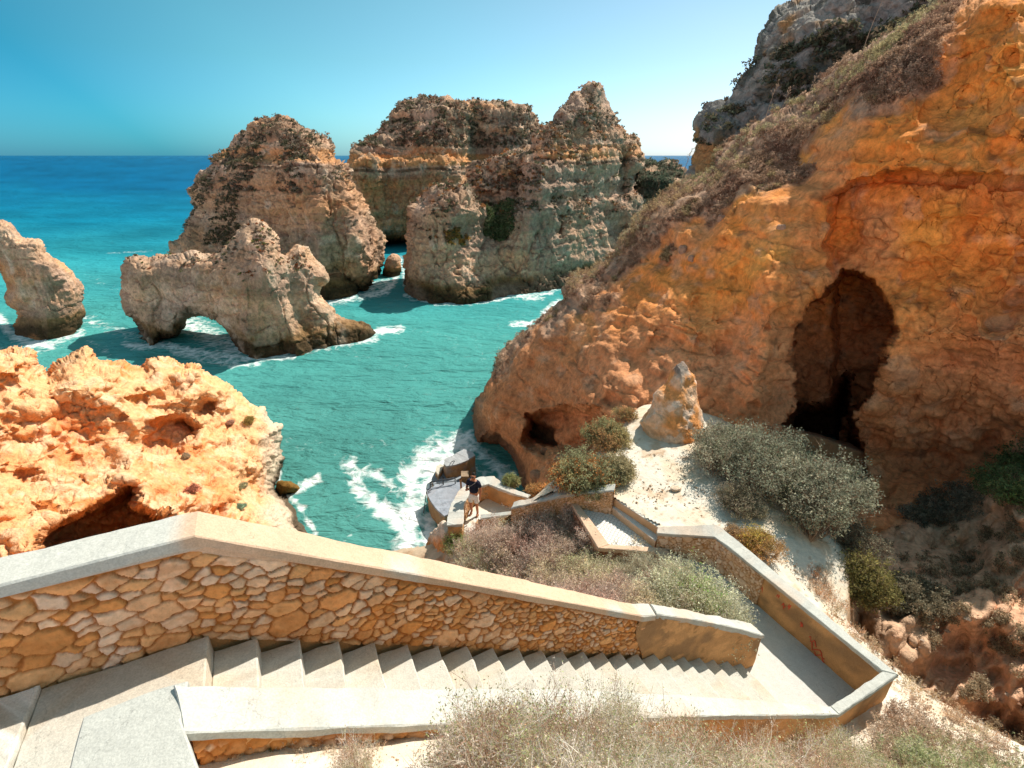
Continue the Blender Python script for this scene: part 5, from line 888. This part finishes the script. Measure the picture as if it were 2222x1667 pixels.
# pebbles and rubble on the sand, too many to count
def pebbles(name, P, size, cols, seed, label):
    r = np.random.default_rng(seed); m = len(P); O = np.array([(1, 0, 0), (0, 1, 0), (-1, 0, 0), (0, -1, 0), (0, 0, 1), (0, 0, -1)], float); T_ = np.array([(0, 1, 4), (1, 2, 4), (2, 3, 4), (3, 0, 4), (1, 0, 5), (2, 1, 5), (3, 2, 5), (0, 3, 5)])
    s_ = size * r.lognormal(0, .5, (m, 1, 1)); V = O[None] * s_ * r.uniform(.5, 1.2, (m, 6, 1)) * np.array([1, .8, .55]); th = r.uniform(0, 6.28, m); c_, q_ = np.cos(th)[:, None], np.sin(th)[:, None]
    V = np.stack([V[..., 0] * c_ - V[..., 1] * q_, V[..., 0] * q_ + V[..., 1] * c_, V[..., 2]], -1) + P[:, None]; F = (T_[None] + np.arange(m)[:, None, None] * 6).reshape(-1, 3)
    cl = np.array(cols)[r.integers(0, len(cols), m)] * r.uniform(.75, 1.2, (m, 1)); o = mesh_np(name, V.reshape(-1, 3), F, M_near, np.repeat(cl, 6, 0), smooth=False); o['kind'] = 'stuff'; o['label'] = label
g_ = px_scatter([(1335, 960), (1400, 985), (1530, 985), (1530, 1110), (1700, 1180), (1800, 1300), (1900, 1400), (2050, 1520), (2222, 1640), (2100, 1600), (1960, 1500), (1700, 1230), (1580, 1140), (1450, 1130), (1350, 1080)], 700, 61, -8)
pebbles('pebbles', np.c_[g_, fT1(g_) + .01], .022, [(.60, .44, .30), (.50, .32, .2), (.66, .56, .44)], 62, 'loose pebbles and crumbs of rock on the white sand')
g_ = px_scatter([(430, 1615), (700, 1605), (980, 1600), (1000, 1667), (440, 1667)], 260, 63, -3.8)
pebbles('pebbles', np.c_[g_, fT1(g_) + .004], .007, [(.58, .42, .28), (.46, .30, .18), (.66, .58, .46)], 64, 'small pebbles on the pale sand at the bottom of the picture')
r_ = np.random.default_rng(65); ok_ = np.where(iL & (poly_sd(qL, GULLY) > 0) & (nL[:, 2] > .1))[0]; pk_ = r_.choice(ok_, 900)
pebbles('rubble', VL[pk_], .05, [(.46, .30, .20), (.40, .24, .16), (.56, .42, .32)], 66, 'rubble of small stones on the shaded gully slope')
for i, (X, Y, Z, s_, lb) in enumerate(((405, 1608, -3.72, (.05, .03, .02), 'broken stone nearest the slab, at the foot of the low wall'), (480, 1600, -3.7, (.07, .035, .025), 'pale broken stone in front of the stone-faced low wall'), (600, 1598, -3.75, (.05, .03, .02), 'small stone half under the low wall coping, left foreground'))):
    boulder('stone', ground1(X, Y + 14, -3.8) + np.array([0, 0, .02]), s_, (.62, .42, .28), lb, 915 + i, rot=i * .8)
for i, (X, Y, s_) in enumerate(((1690, 500, .14), (1478, 540, .2), (1500, 560, .13), (1560, 470, .15))):
    boulder('boulder', on_rock(VL, xL, yL, iL, X, Y), (s_, s_ * .8, s_), (.40, .26, .18), ['grey boulder stuck in the brown ridge scrub, upper one', 'largest pale boulder in the ridge scrub, above the orange cliff face', 'rounded boulder left of the largest one in the ridge scrub', 'boulder on the lower ridge scrub towards the sea'][i], 925 + i, rot=i)
# rock that carries the lookout
PB2 = [(918, 1270), (925, 1215), (930, 1180), (936, 1160), (950, 1146), (962, 1135), (975, 1142), (988, 1152), (1008, 1172), (1030, 1200), (1040, 1280)]
def colB2(V, n, x, y):
    c = mixc((.66, .28, .10), (.56, .24, .10), sstep(-.3, .3, fbm(V, .6, 4, 931))); return mixc(c, (.74, .60, .48), sstep(10, -12, y - 1165 + .35 * (x - 960) + 14 * fbm(V, .4, 3, 933)))
make_rock('lookout_rock', PB2, lambda x, y: 11.75 + .022 * (990 - x) - .0 * y, 1.4, 40, lambda V: .14 * fbm(V, .6, 4, 935) + .07 * fbm(V, .2, 3, 937, True), colB2, M_near, 'steep orange rock crusted with white stones, carrying the lookout above the sea', 'rock', step=2.0, rag=2, seed=51)

# ------------------------------------------------------------ bathing dock
dk = empty('dock', tuple(PZ(970, 1060, -15.6))); tag(dk, 'wet grey concrete dock in several levels at the water below the lookout', 'dock')
dcol = lambda base: (lambda V: np.clip(mixc(mixc(np.array((.34, .20, .10)), np.array(base), sstep(-.12, -.02, V[:, 2] - V[:, 2].max() + 0 * V[:, 0])), np.array(base) * .7, .6 * sstep(.0, .4, fbm(V, .6, 3, 941))), .02, .9))
def dp(name, pts, Z, zb, base, jit=.02): return inv(prism(name, [P_(*p, Z) for p in pts], zb, Z, M_dock, dk, res=.12, fcol=dcol(base), jit=jit))
dp('deck', [(926, 1064), (932, 1058), (948, 1052), (1000, 1046), (1014, 1052), (1010, 1075), (996, 1096), (980, 1112), (964, 1120), (948, 1106), (936, 1090), (928, 1076)], -15.05, -17, (.30, .33, .38))
dp('lower_deck', [(936, 1040), (945, 1024), (952, 1016), (985, 1010), (1012, 1008), (1018, 1045), (1000, 1050), (942, 1054)], -15.5, -17, (.30, .34, .38))
dp('upper_block', [(962, 1006), (966, 996), (985, 986), (1006, 974), (1026, 980), (1031, 988), (1012, 1000), (990, 1008), (968, 1012)], -14.75, -17, (.36, .37, .38))
dp('wedge', [(945, 1022), (948, 1010), (956, 1006), (964, 1010), (958, 1020), (950, 1030)], -15.15, -17, (.55, .50, .42))
dp('step_block', [(1000, 1034), (1000, 1022), (1017, 1022), (1017, 1034)], -15.1, -17, (.30, .22, .15))
M_rail = mat_flat('rail_metal', (.03, .03, .035), .5, .5)
def tube(name, pts, rad, mat, parent=None, label=None, cat=None):
    cu = bpy.data.curves.new(name, 'CURVE'); cu.dimensions = '3D'; cu.bevel_depth = rad; cu.bevel_resolution = 3; s_ = cu.splines.new('POLY'); s_.points.add(len(pts) - 1)
    for q, p in zip(s_.points, pts): q.co = (*p, 1)
    tmp = bpy.data.objects.new('tmp', cu); C.objects.link(tmp); dg = bpy.context.evaluated_depsgraph_get(); me = bpy.data.meshes.new_from_object(tmp.evaluated_get(dg)); bpy.data.objects.remove(tmp); bpy.data.curves.remove(cu)
    me.name = name; me.materials.clear(); me.materials.append(mat); o = bpy.data.objects.new(name, me); C.objects.link(o)
    if parent: o.parent = parent; o.location = -Vector(parent.location)
    if label: tag(o, label, cat)
    return o
rl = empty('handrail', tuple(PZ(960, 1052, -15.05))); tag(rl, 'black handrail above the brown edge of the bathing dock', 'railing')
q0 = lambda x, y, Z=-15.05: PZ(x, y, Z)
base_pts = [q0(934, 1058), q0(962, 1052), q0(988, 1050)]
upv = np.array([0, 0, .34])
tube('top_rail', [base_pts[0], base_pts[0] + upv * .9, base_pts[0] + upv + (.1, 0, 0), base_pts[2] + upv + (-.08, 0, 0), base_pts[2] + upv * .9, base_pts[2]], .028, M_rail, rl)
tube('post', [base_pts[1], base_pts[1] + upv * 1.35], .03, M_rail, rl); tube('mid_rail', [base_pts[0] + upv * .5, base_pts[2] + upv * .5], .018, M_rail, rl)
la = empty('boarding_ladder', tuple(PZ(925, 1066, -15.0))); tag(la, 'thin dark pipe rail leading down the outer dock corner into the water', 'ladder')
tube('rail', [q0(934, 1060, -14.95), q0(927, 1063, -14.95), q0(925, 1070, -15.1), q0(921, 1100, -15.8), q0(917, 1128, -16.2)], .022, M_rail, la); tube('rail', [q0(938, 1062, -14.95), q0(931, 1066, -14.95), q0(929, 1073, -15.1), q0(926, 1096, -15.8)], .018, M_rail, la)
tube('grab_handle', [q0(979, 1003, -15.0), q0(979, 1003, -14.4), q0(985, 1000, -14.4), q0(987, 1002, -15.0)], .02, M_rail, None, 'small metal grab handle at the seaward end of the dock', 'handle')
M_wood = mat_flat('old_wood', (.30, .17, .09), .9)
tube('wooden_post', [PZ(1001, 1062, -10.6), PZ(1001, 1062, -10.6) + (-.01, 0, .42)], .035, M_wood, None, 'short wooden post at the seaward side of the lookout', 'post')
# graffiti on the side wall
gf = empty('graffiti', (*W(8.8, .5), -8)); tag(gf, 'red paint scribbles on the brown render of the side wall', 'graffiti')
r7 = np.random.default_rng(3)
for (o_, z_, l_) in ((.55, -8.18, .28), (.42, -8.08, .16), (.60, -8.27, .2), (.15, -7.95, .05), (-.25, -7.85, .07), (-.4, -7.75, .06), (-.75, -7.9, .08), (-.15, -7.78, .05)):
    t = np.linspace(0, 1, 8); pts = [np.array([*W(8.812, o_ + l_ * (a - .5)), z_ + .05 * math.sin(a * 9 + o_ * 5) + .02 * r7.normal()]) for a in t]
    tube('scribble', pts, .010, M_red, gf)

# ------------------------------------------------------------ the man on the lookout
FX, FY, FZ = float(PZ(1030, 1117, LF)[0]), float(PZ(1030, 1117, LF)[1]), LF + .01
man = empty('person', (FX, FY, FZ)); man.rotation_euler = (0, 0, math.radians(-22)); man.scale = (.9, .9, .88); tag(man, 'man in dark shirt, white shorts and sunglasses standing on the stone lookout', 'person')
M_skin = mat_flat('skin', (.42, .17, .09), .6, .3); M_hair = mat_flat('hair', (.02, .015, .012), .7); M_shirt = mat_flat('navy_cotton', (.020, .022, .040), .95, .1)
M_short = mat_flat('white_cotton', (.72, .70, .66), .95, .1); M_glass = mat_flat('dark_lens', (.01, .01, .012), .15, .6); M_sand_ = mat_flat('leather', (.20, .09, .04), .7)
def skin_mesh(name, verts, edges, radii, mat, parent, root=0, sub=2):
    me = bpy.data.meshes.new(name); me.from_pydata(verts, edges, []); o = bpy.data.objects.new(name, me); C.objects.link(o)
    md = o.modifiers.new('s', 'SKIN'); md.use_smooth_shade = True; sv = me.skin_vertices[0].data if me.skin_vertices else None
    if sv is None:
        bpy.context.view_layer.objects.active = o; o.select_set(True); bpy.ops.object.mode_set(mode='EDIT'); bpy.ops.object.mode_set(mode='OBJECT'); sv = me.skin_vertices[0].data
    for i, r in enumerate(radii): sv[i].radius = r if isinstance(r, tuple) else (r, r)
    sv[root].use_root = True
    ms = o.modifiers.new('b', 'SUBSURF'); ms.levels = sub; ms.render_levels = sub
    dg = bpy.context.evaluated_depsgraph_get(); m2 = bpy.data.meshes.new_from_object(o.evaluated_get(dg)); bpy.data.objects.remove(o); m2.name = name
    m2.materials.clear(); m2.materials.append(mat); m2.polygons.foreach_set('use_smooth', [True] * len(m2.polygons)); oo = bpy.data.objects.new(name, m2); C.objects.link(oo); oo.parent = parent; return oo
# front is -y; weight on his right leg, left arm hanging, right hand at the bag strap
BV = [(0, 0, .92), (0, .0, 1.10), (0, .01, 1.28), (0, .015, 1.42), (0, 0, 1.50), (0, -.01, 1.56), (0, -.012, 1.64), (0, -.008, 1.71),
      (.09, 0, .86), (.11, -.03, .48), (.12, .0, .09), (.13, -.12, .035),
      (-.09, 0, .86), (-.11, -.06, .49), (-.12, .03, .09), (-.14, -.09, .035),
      (.19, .01, 1.40), (.25, .03, 1.13), (.25, -.04, .89), (.245, -.06, .83),
      (-.19, .01, 1.40), (-.26, -.01, 1.14), (-.17, -.19, 1.17), (-.12, -.22, 1.20)]
BE = [(0, 1), (1, 2), (2, 3), (3, 4), (4, 5), (5, 6), (6, 7), (0, 8), (8, 9), (9, 10), (10, 11), (0, 12), (12, 13), (13, 14), (14, 15), (3, 16), (16, 17), (17, 18), (18, 19), (3, 20), (20, 21), (21, 22), (22, 23)]
BR = [(.15, .12), (.145, .12), (.155, .12), (.13, .09), .055, (.075, .09), (.08, .095), (.062, .075), .085, .058, .042, (.045, .03), .085, .058, .042, (.045, .03), .062, .046, .034, .036, .062, .046, .034, .036]
hands = []
for hx, base, dvec, sgn in ((19, (.245, -.06, .83), (0, -.02, -1), 1), (23, (-.12, -.22, 1.20), (.75, -.3, .45), -1)):
    dv = np.array(dvec) / np.linalg.norm(dvec); sd_v = np.cross(dv, (0, 0, 1.)) if abs(dv[2]) < .9 else np.array((0, 1., 0)); sd_v /= np.linalg.norm(sd_v); pn = np.cross(dv, sd_v)
    for j, (off, ln_) in enumerate(((-.027, .062), (-.009, .074), (.009, .07), (.026, .055))):
        p0 = np.array(base) + sd_v * off + dv * .035; i0 = len(BV); p1 = p0 + dv * ln_ * .5 + pn * .004; p2 = p1 + dv * ln_ * .42 + pn * .018
        BV += [tuple(p0), tuple(p1), tuple(p2)]; BE += [(hx, i0), (i0, i0 + 1), (i0 + 1, i0 + 2)]; BR += [.0105, .0095, .008]
    p0 = np.array(base) - sd_v * .035 + dv * .005; i0 = len(BV); p1 = p0 - sd_v * .022 + dv * .03; BV += [tuple(p0), tuple(p1)]; BE += [(hx, i0), (i0, i0 + 1)]; BR += [.012, .010]
body_ = skin_mesh('body', BV, BE, BR, M_skin, man)
skin_mesh('shirt', [(0, 0, .93), (0, 0, 1.12), (0, .01, 1.28), (0, .012, 1.40), (0, 0, 1.465), (.175, .01, 1.40), (.235, .025, 1.20), (-.175, .01, 1.40), (-.24, -.0, 1.21)], [(0, 1), (1, 2), (2, 3), (3, 4), (3, 5), (5, 6), (3, 7), (7, 8)], [(.185, .15), (.178, .15), (.18, .14), (.15, .11), .075, .09, .075, .09, .075], M_shirt, man)
skin_mesh('shorts', [(0, 0, .96), (0, 0, .88), (.095, -.005, .76), (.115, -.025, .53), (-.095, -.01, .76), (-.115, -.05, .53)], [(0, 1), (1, 2), (2, 3), (1, 4), (4, 5)], [(.165, .135), (.16, .13), .105, .098, .105, .098], M_short, man)
skin_mesh('hair', [(0, .03, 1.66), (0, .02, 1.72), (0, -.02, 1.745)], [(0, 1), (1, 2)], [(.078, .085), (.076, .085), (.055, .055)], M_hair, man)
skin_mesh('sunglasses', [(-.065, -.085, 1.655), (-.03, -.105, 1.652), (0, -.105, 1.66), (.03, -.105, 1.652), (.065, -.085, 1.655)], [(0, 1), (1, 2), (2, 3), (3, 4)], [.010, (.020, .024), .006, (.020, .024), .010], M_glass, man, root=2)
skin_mesh('nose', [(0, -.10, 1.645), (0, -.122, 1.615), (0, -.10, 1.605)], [(0, 1), (1, 2)], [.010, .015, .012], M_skin, man, sub=1)
skin_mesh('mouth', [(-.024, -.096, 1.575), (0, -.103, 1.574), (.024, -.096, 1.575)], [(0, 1), (1, 2)], [.005, .007, .005], mat_flat('lips', (.30, .10, .07), .6), man, sub=1)
for sx in (-1, 1):
    skin_mesh('ear', [(sx * .083, 0, 1.60), (sx * .09, .005, 1.645)], [(0, 1)], [.012, .016], M_skin, man, sub=1)
    skin_mesh('sandal', [(sx * .125, .05, .012), (sx * .13, -.05, .012), (sx * .135, -.16, .012)], [(0, 1), (1, 2)], [(.04, .014), (.05, .014), (.045, .014)], M_sand_, man, sub=1)
bg_ = empty('shoulder_bag', (FX, FY, FZ)); bg_.rotation_euler = man.rotation_euler; bg_.scale = man.scale; tag(bg_, 'small orange shoulder bag hanging at the side of the man on the lookout', 'bag')
skin_mesh('pouch', [(-.24, -.02, .98), (-.245, -.03, 1.09)], [(0, 1)], [(.05, .09), (.05, .10)], mat_flat('orange_canvas', (.50, .16, .05), .8), bg_)
stp = [(-.23, -.05, 1.14), (-.14, -.15, 1.25), (0, -.155, 1.35), (.10, -.10, 1.44), (.11, .0, 1.475), (.05, .12, 1.38), (-.12, .15, 1.22), (-.23, .04, 1.13)]
st_o = tube('strap', stp, .010, mat_flat('strap', (.30, .26, .24), .8)); st_o.parent = bg_
# ------------------------------------------------------------ the sea
rows = np.r_[337.8, 338.3, 339, 340, 341.5, 343, 345, 348, 352, 356, np.arange(361, 520, 5), np.arange(520, 1420, 3.0)]
cols = np.arange(-900, 3100, 6.0)
gx_, gy_ = np.meshgrid(cols, rows); SP = PZ(gx_.ravel(), gy_.ravel(), SEA); spx, spy = gx_.ravel(), gy_.ravel()
seacol_f = lambda y: np.stack([np.interp(y, [337, 345, 400, 480, 560, 640, 720, 900, 1200], v) for v in
    ([.001, .001, .001, .004, .022, .048, .062, .072, .08], [.09, .085, .10, .175, .25, .275, .28, .28, .28], [.21, .205, .225, .28, .30, .28, .265, .26, .255])], -1)
sc_ = seacol_f(spy + 25 * fbm(np.c_[spx, spy, 0 * spx], (160, 40, 1), 3, 5))
pat = fbm(SP, (14, 9, 1), 3, 8); sc_ = sc_ * (1 + .30 * pat * sstep(1400, 60, SP[:, 1]) + .24 * fbm(SP, (40, 20, 1), 3, 9))[:, None]
q_ = np.c_[spx, spy]
foam = np.zeros(len(q_))
def streak(pts, wdt, k):
    global foam; foam = np.maximum(foam, k * np.exp(-(line_d(q_, pts) / wdt) ** 2))
for wl, kk, ww in ((WA, .9, 12), (WB, .9, 12), (WE, .8, 9), ([(30, 735), (102, 741), (177, 722)], .9, 14), ([(606, 1000), (606, 1060), (640, 1085), (685, 1155)], .9, 10)): streak(wl, ww, kk)
streak([(760, 1010), (775, 1060), (820, 1100), (870, 1140), (890, 1200)], 26, .95)
streak([(760, 1030), (800, 1020), (850, 1050), (880, 1090)], 22, .75)
streak([(1010, 955), (960, 975), (920, 1000), (890, 1040), (900, 1100), (890, 1150), (880, 1200)], 40, 1.0)
streak([(1000, 980), (940, 1010), (930, 1060)], 36, 1.05)
streak([(930, 1130), (925, 1200)], 26, .95); streak([(1050, 990), (1100, 1030), (1080, 1050), (1030, 1030)], 30, .8)
streak([(640, 1060), (690, 1040)], 16, .9); streak([(640, 1090), (660, 1100)], 10, .9); streak([(760, 1160), (745, 1175)], 10, .8)
streak([(805, 722), (870, 715)], 12, 1.05); streak([(500, 797), (560, 790)], 7, .9); streak([(520, 780), (640, 775)], 8, .9)
streak([(400, 700), (440, 720), (480, 740), (510, 760)], 36, .85); streak([(380, 760), (450, 780), (520, 790)], 16, .8)
streak([(0, 690), (20, 720), (60, 745), (110, 752)], 16, 1.0); streak([(180, 690), (250, 715), (300, 735)], 22, .62); streak([(0, 755), (90, 760), (160, 745)], 12, .6)
streak([(190, 740), (240, 770)], 14, .6)
streak([(848, 570), (860, 600), (840, 630), (800, 640), (720, 652)], 13, .95); streak([(870, 560), (880, 620)], 9, .85)
streak([(1110, 705), (1150, 702), (1190, 690)], 9, .95); streak([(1180, 680), (1210, 655)], 12, .9); streak([(1120, 647), (1180, 648)], 6, .85); streak([(940, 660), (1020, 660), (1110, 645), (1200, 636)], 6, .9)
streak([(230, 550), (330, 545)], 5, .55); streak([(190, 600), (270, 640)], 20, .42)
foam = np.maximum(foam, .26 * sstep(860, 960, spy) * sstep(600, 700, spx)); foam = np.maximum(foam, .22 * sstep(640, 700, spy))
foam = foam * .80
foam = np.maximum(foam, .30 * sstep(.25, .5, fbm(np.c_[spx + spy, 2.2 * (spy - .25 * spx), 0 * spx], (200, 60, 1), 3, 77)) * sstep(600, 700, spy))
near = sstep(120, 20, SP[:, 1])
SP[:, 2] += near * (.10 * fbm(SP, (2.6, 1.3, 1), 3, 31) + .12 * fbm(SP, (7, 3, 1), 2, 32)) + .10 * near * foam * (fbm(SP, .8, 3, 33))
nr, ncq = len(rows), len(cols); ii = np.arange(nr * ncq).reshape(nr, ncq)
SF = np.stack([ii[1:, :-1], ii[1:, 1:], ii[:-1, 1:], ii[:-1, :-1]], -1).reshape(-1, 4)
# near edge goes on under the hillside; far edge out to the horizon
ext = SP[ii[-1]].copy(); ext[:, 1] = -60; base_i = len(SP)
ext2 = SP[ii[0]].copy() * np.array([6, 6, 1]); ext2[:, 2] = SEA
ext[:, 0] *= 4
SV = np.vstack([SP, ext, ext2]); e1 = base_i + np.arange(ncq); e2 = base_i + ncq + np.arange(ncq)
SF = np.vstack([SF, np.stack([e1[:-1], e1[1:], ii[-1, 1:], ii[-1, :-1]], -1), np.stack([ii[0, :-1], ii[0, 1:], e2[1:], e2[:-1]], -1)])
alpha = np.r_[foam, np.zeros(2 * ncq)]; scol = np.vstack([sc_, sc_[ii[-1]], sc_[ii[0]]])
mw, n, b = mat_new('sea_water'); L = n.links.new
at = N_(n, 'ShaderNodeAttribute', attribute_name='Col'); geo = N_(n, 'ShaderNodeNewGeometry')
fo = N_(n, 'ShaderNodeAttribute', attribute_name='foam')
t1 = N_(n, 'ShaderNodeTexNoise'); t1.inputs['Scale'].default_value = .55; t1.inputs['Detail'].default_value = 9; t1.inputs['Roughness'].default_value = .66; t1.inputs['Distortion'].default_value = 1.4
L(geo.outputs['Position'], t1.inputs['Vector'])
wv = N_(n, 'ShaderNodeVectorMath', operation='MULTIPLY_ADD'); wv.inputs[1].default_value = (1.6, 1.6, 1.6); L(t1.outputs['Color'], wv.inputs[0]); L(geo.outputs['Position'], wv.inputs[2])
vo = N_(n, 'ShaderNodeTexVoronoi', feature='DISTANCE_TO_EDGE'); vo.inputs['Scale'].default_value = 1.1; L(wv.outputs[0], vo.inputs['Vector'])
vr = N_(n, 'ShaderNodeMapRange'); vr.inputs[1].default_value = 0; vr.inputs[2].default_value = .25; vr.inputs[3].default_value = .20; vr.inputs[4].default_value = -.06; L(vo.outputs[0], vr.inputs[0])
ad = N_(n, 'ShaderNodeMath', operation='ADD'); L(t1.outputs[0], ad.inputs[0]); L(vr.outputs[0], ad.inputs[1])
ad2 = N_(n, 'ShaderNodeMath', operation='ADD'); L(ad.outputs[0], ad2.inputs[0]); L(fo.outputs['Fac'], ad2.inputs[1])
fr = N_(n, 'ShaderNodeMapRange'); fr.inputs[1].default_value = 1.02; fr.inputs[2].default_value = 1.42; L(ad2.outputs[0], fr.inputs[0])
mx = N_(n, 'ShaderNodeMix'); mx.data_type = 'RGBA'; L(fr.outputs[0], mx.inputs[0]); L(at.outputs['Color'], mx.inputs[6]); mx.inputs[7].default_value = (.80, .84, .83, 1)
L(mx.outputs[2], b.inputs['Base Color'])
rr = N_(n, 'ShaderNodeMapRange'); rr.inputs[3].default_value = .12; rr.inputs[4].default_value = .8; L(fr.outputs[0], rr.inputs[0]); L(rr.outputs[0], b.inputs['Roughness'])
b.inputs['Specular IOR Level'].default_value = 0
mp = N_(n, 'ShaderNodeMapping'); mp.inputs['Scale'].default_value = (.6, 1.25, 1); mp.inputs['Rotation'].default_value = (0, 0, -.45); L(geo.outputs['Position'], mp.inputs[0])
last = None
for s_, d_ in ((.3, .9), (1.1, .38), (4., .09)):
    t = N_(n, 'ShaderNodeTexNoise'); t.inputs['Scale'].default_value = s_; t.inputs['Detail'].default_value = 5; t.inputs['Distortion'].default_value = .6; L(mp.outputs[0], t.inputs['Vector'])
    bp = N_(n, 'ShaderNodeBump'); bp.inputs['Distance'].default_value = d_; L(t.outputs[0], bp.inputs['Height'])
    if last: L(last.outputs[0], bp.inputs['Normal'])
    last = bp
L(last.outputs[0], b.inputs['Normal'])
gl = N_(n, 'ShaderNodeBsdfGlossy'); gl.inputs['Roughness'].default_value = .12; L(last.outputs[0], gl.inputs['Normal'])
fz = N_(n, 'ShaderNodeFresnel'); fz.inputs['IOR'].default_value = 1.33; L(last.outputs[0], fz.inputs['Normal'])
m1 = N_(n, 'ShaderNodeMath', operation='MULTIPLY'); m1.inputs[1].default_value = .34; L(fz.outputs[0], m1.inputs[0])
m2 = N_(n, 'ShaderNodeMath', operation='MULTIPLY_ADD'); L(fr.outputs[0], m2.inputs[0]); m2.inputs[1].default_value = -1; m2.inputs[2].default_value = 1
m3 = N_(n, 'ShaderNodeMath', operation='MULTIPLY'); L(m1.outputs[0], m3.inputs[0]); L(m2.outputs[0], m3.inputs[1])
ms = N_(n, 'ShaderNodeMixShader'); L(m3.outputs[0], ms.inputs[0]); L(b.outputs[0], ms.inputs[1]); L(gl.outputs[0], ms.inputs[2])
L(ms.outputs[0], n.nodes['Material Output'].inputs['Surface'])
ow = mesh_np('water', SV, SF, mw, scol); ow['kind'] = 'structure'
fa = ow.data.attributes.new('foam', 'FLOAT', 'POINT'); fa.data.foreach_set('value', alpha.astype(np.float32))
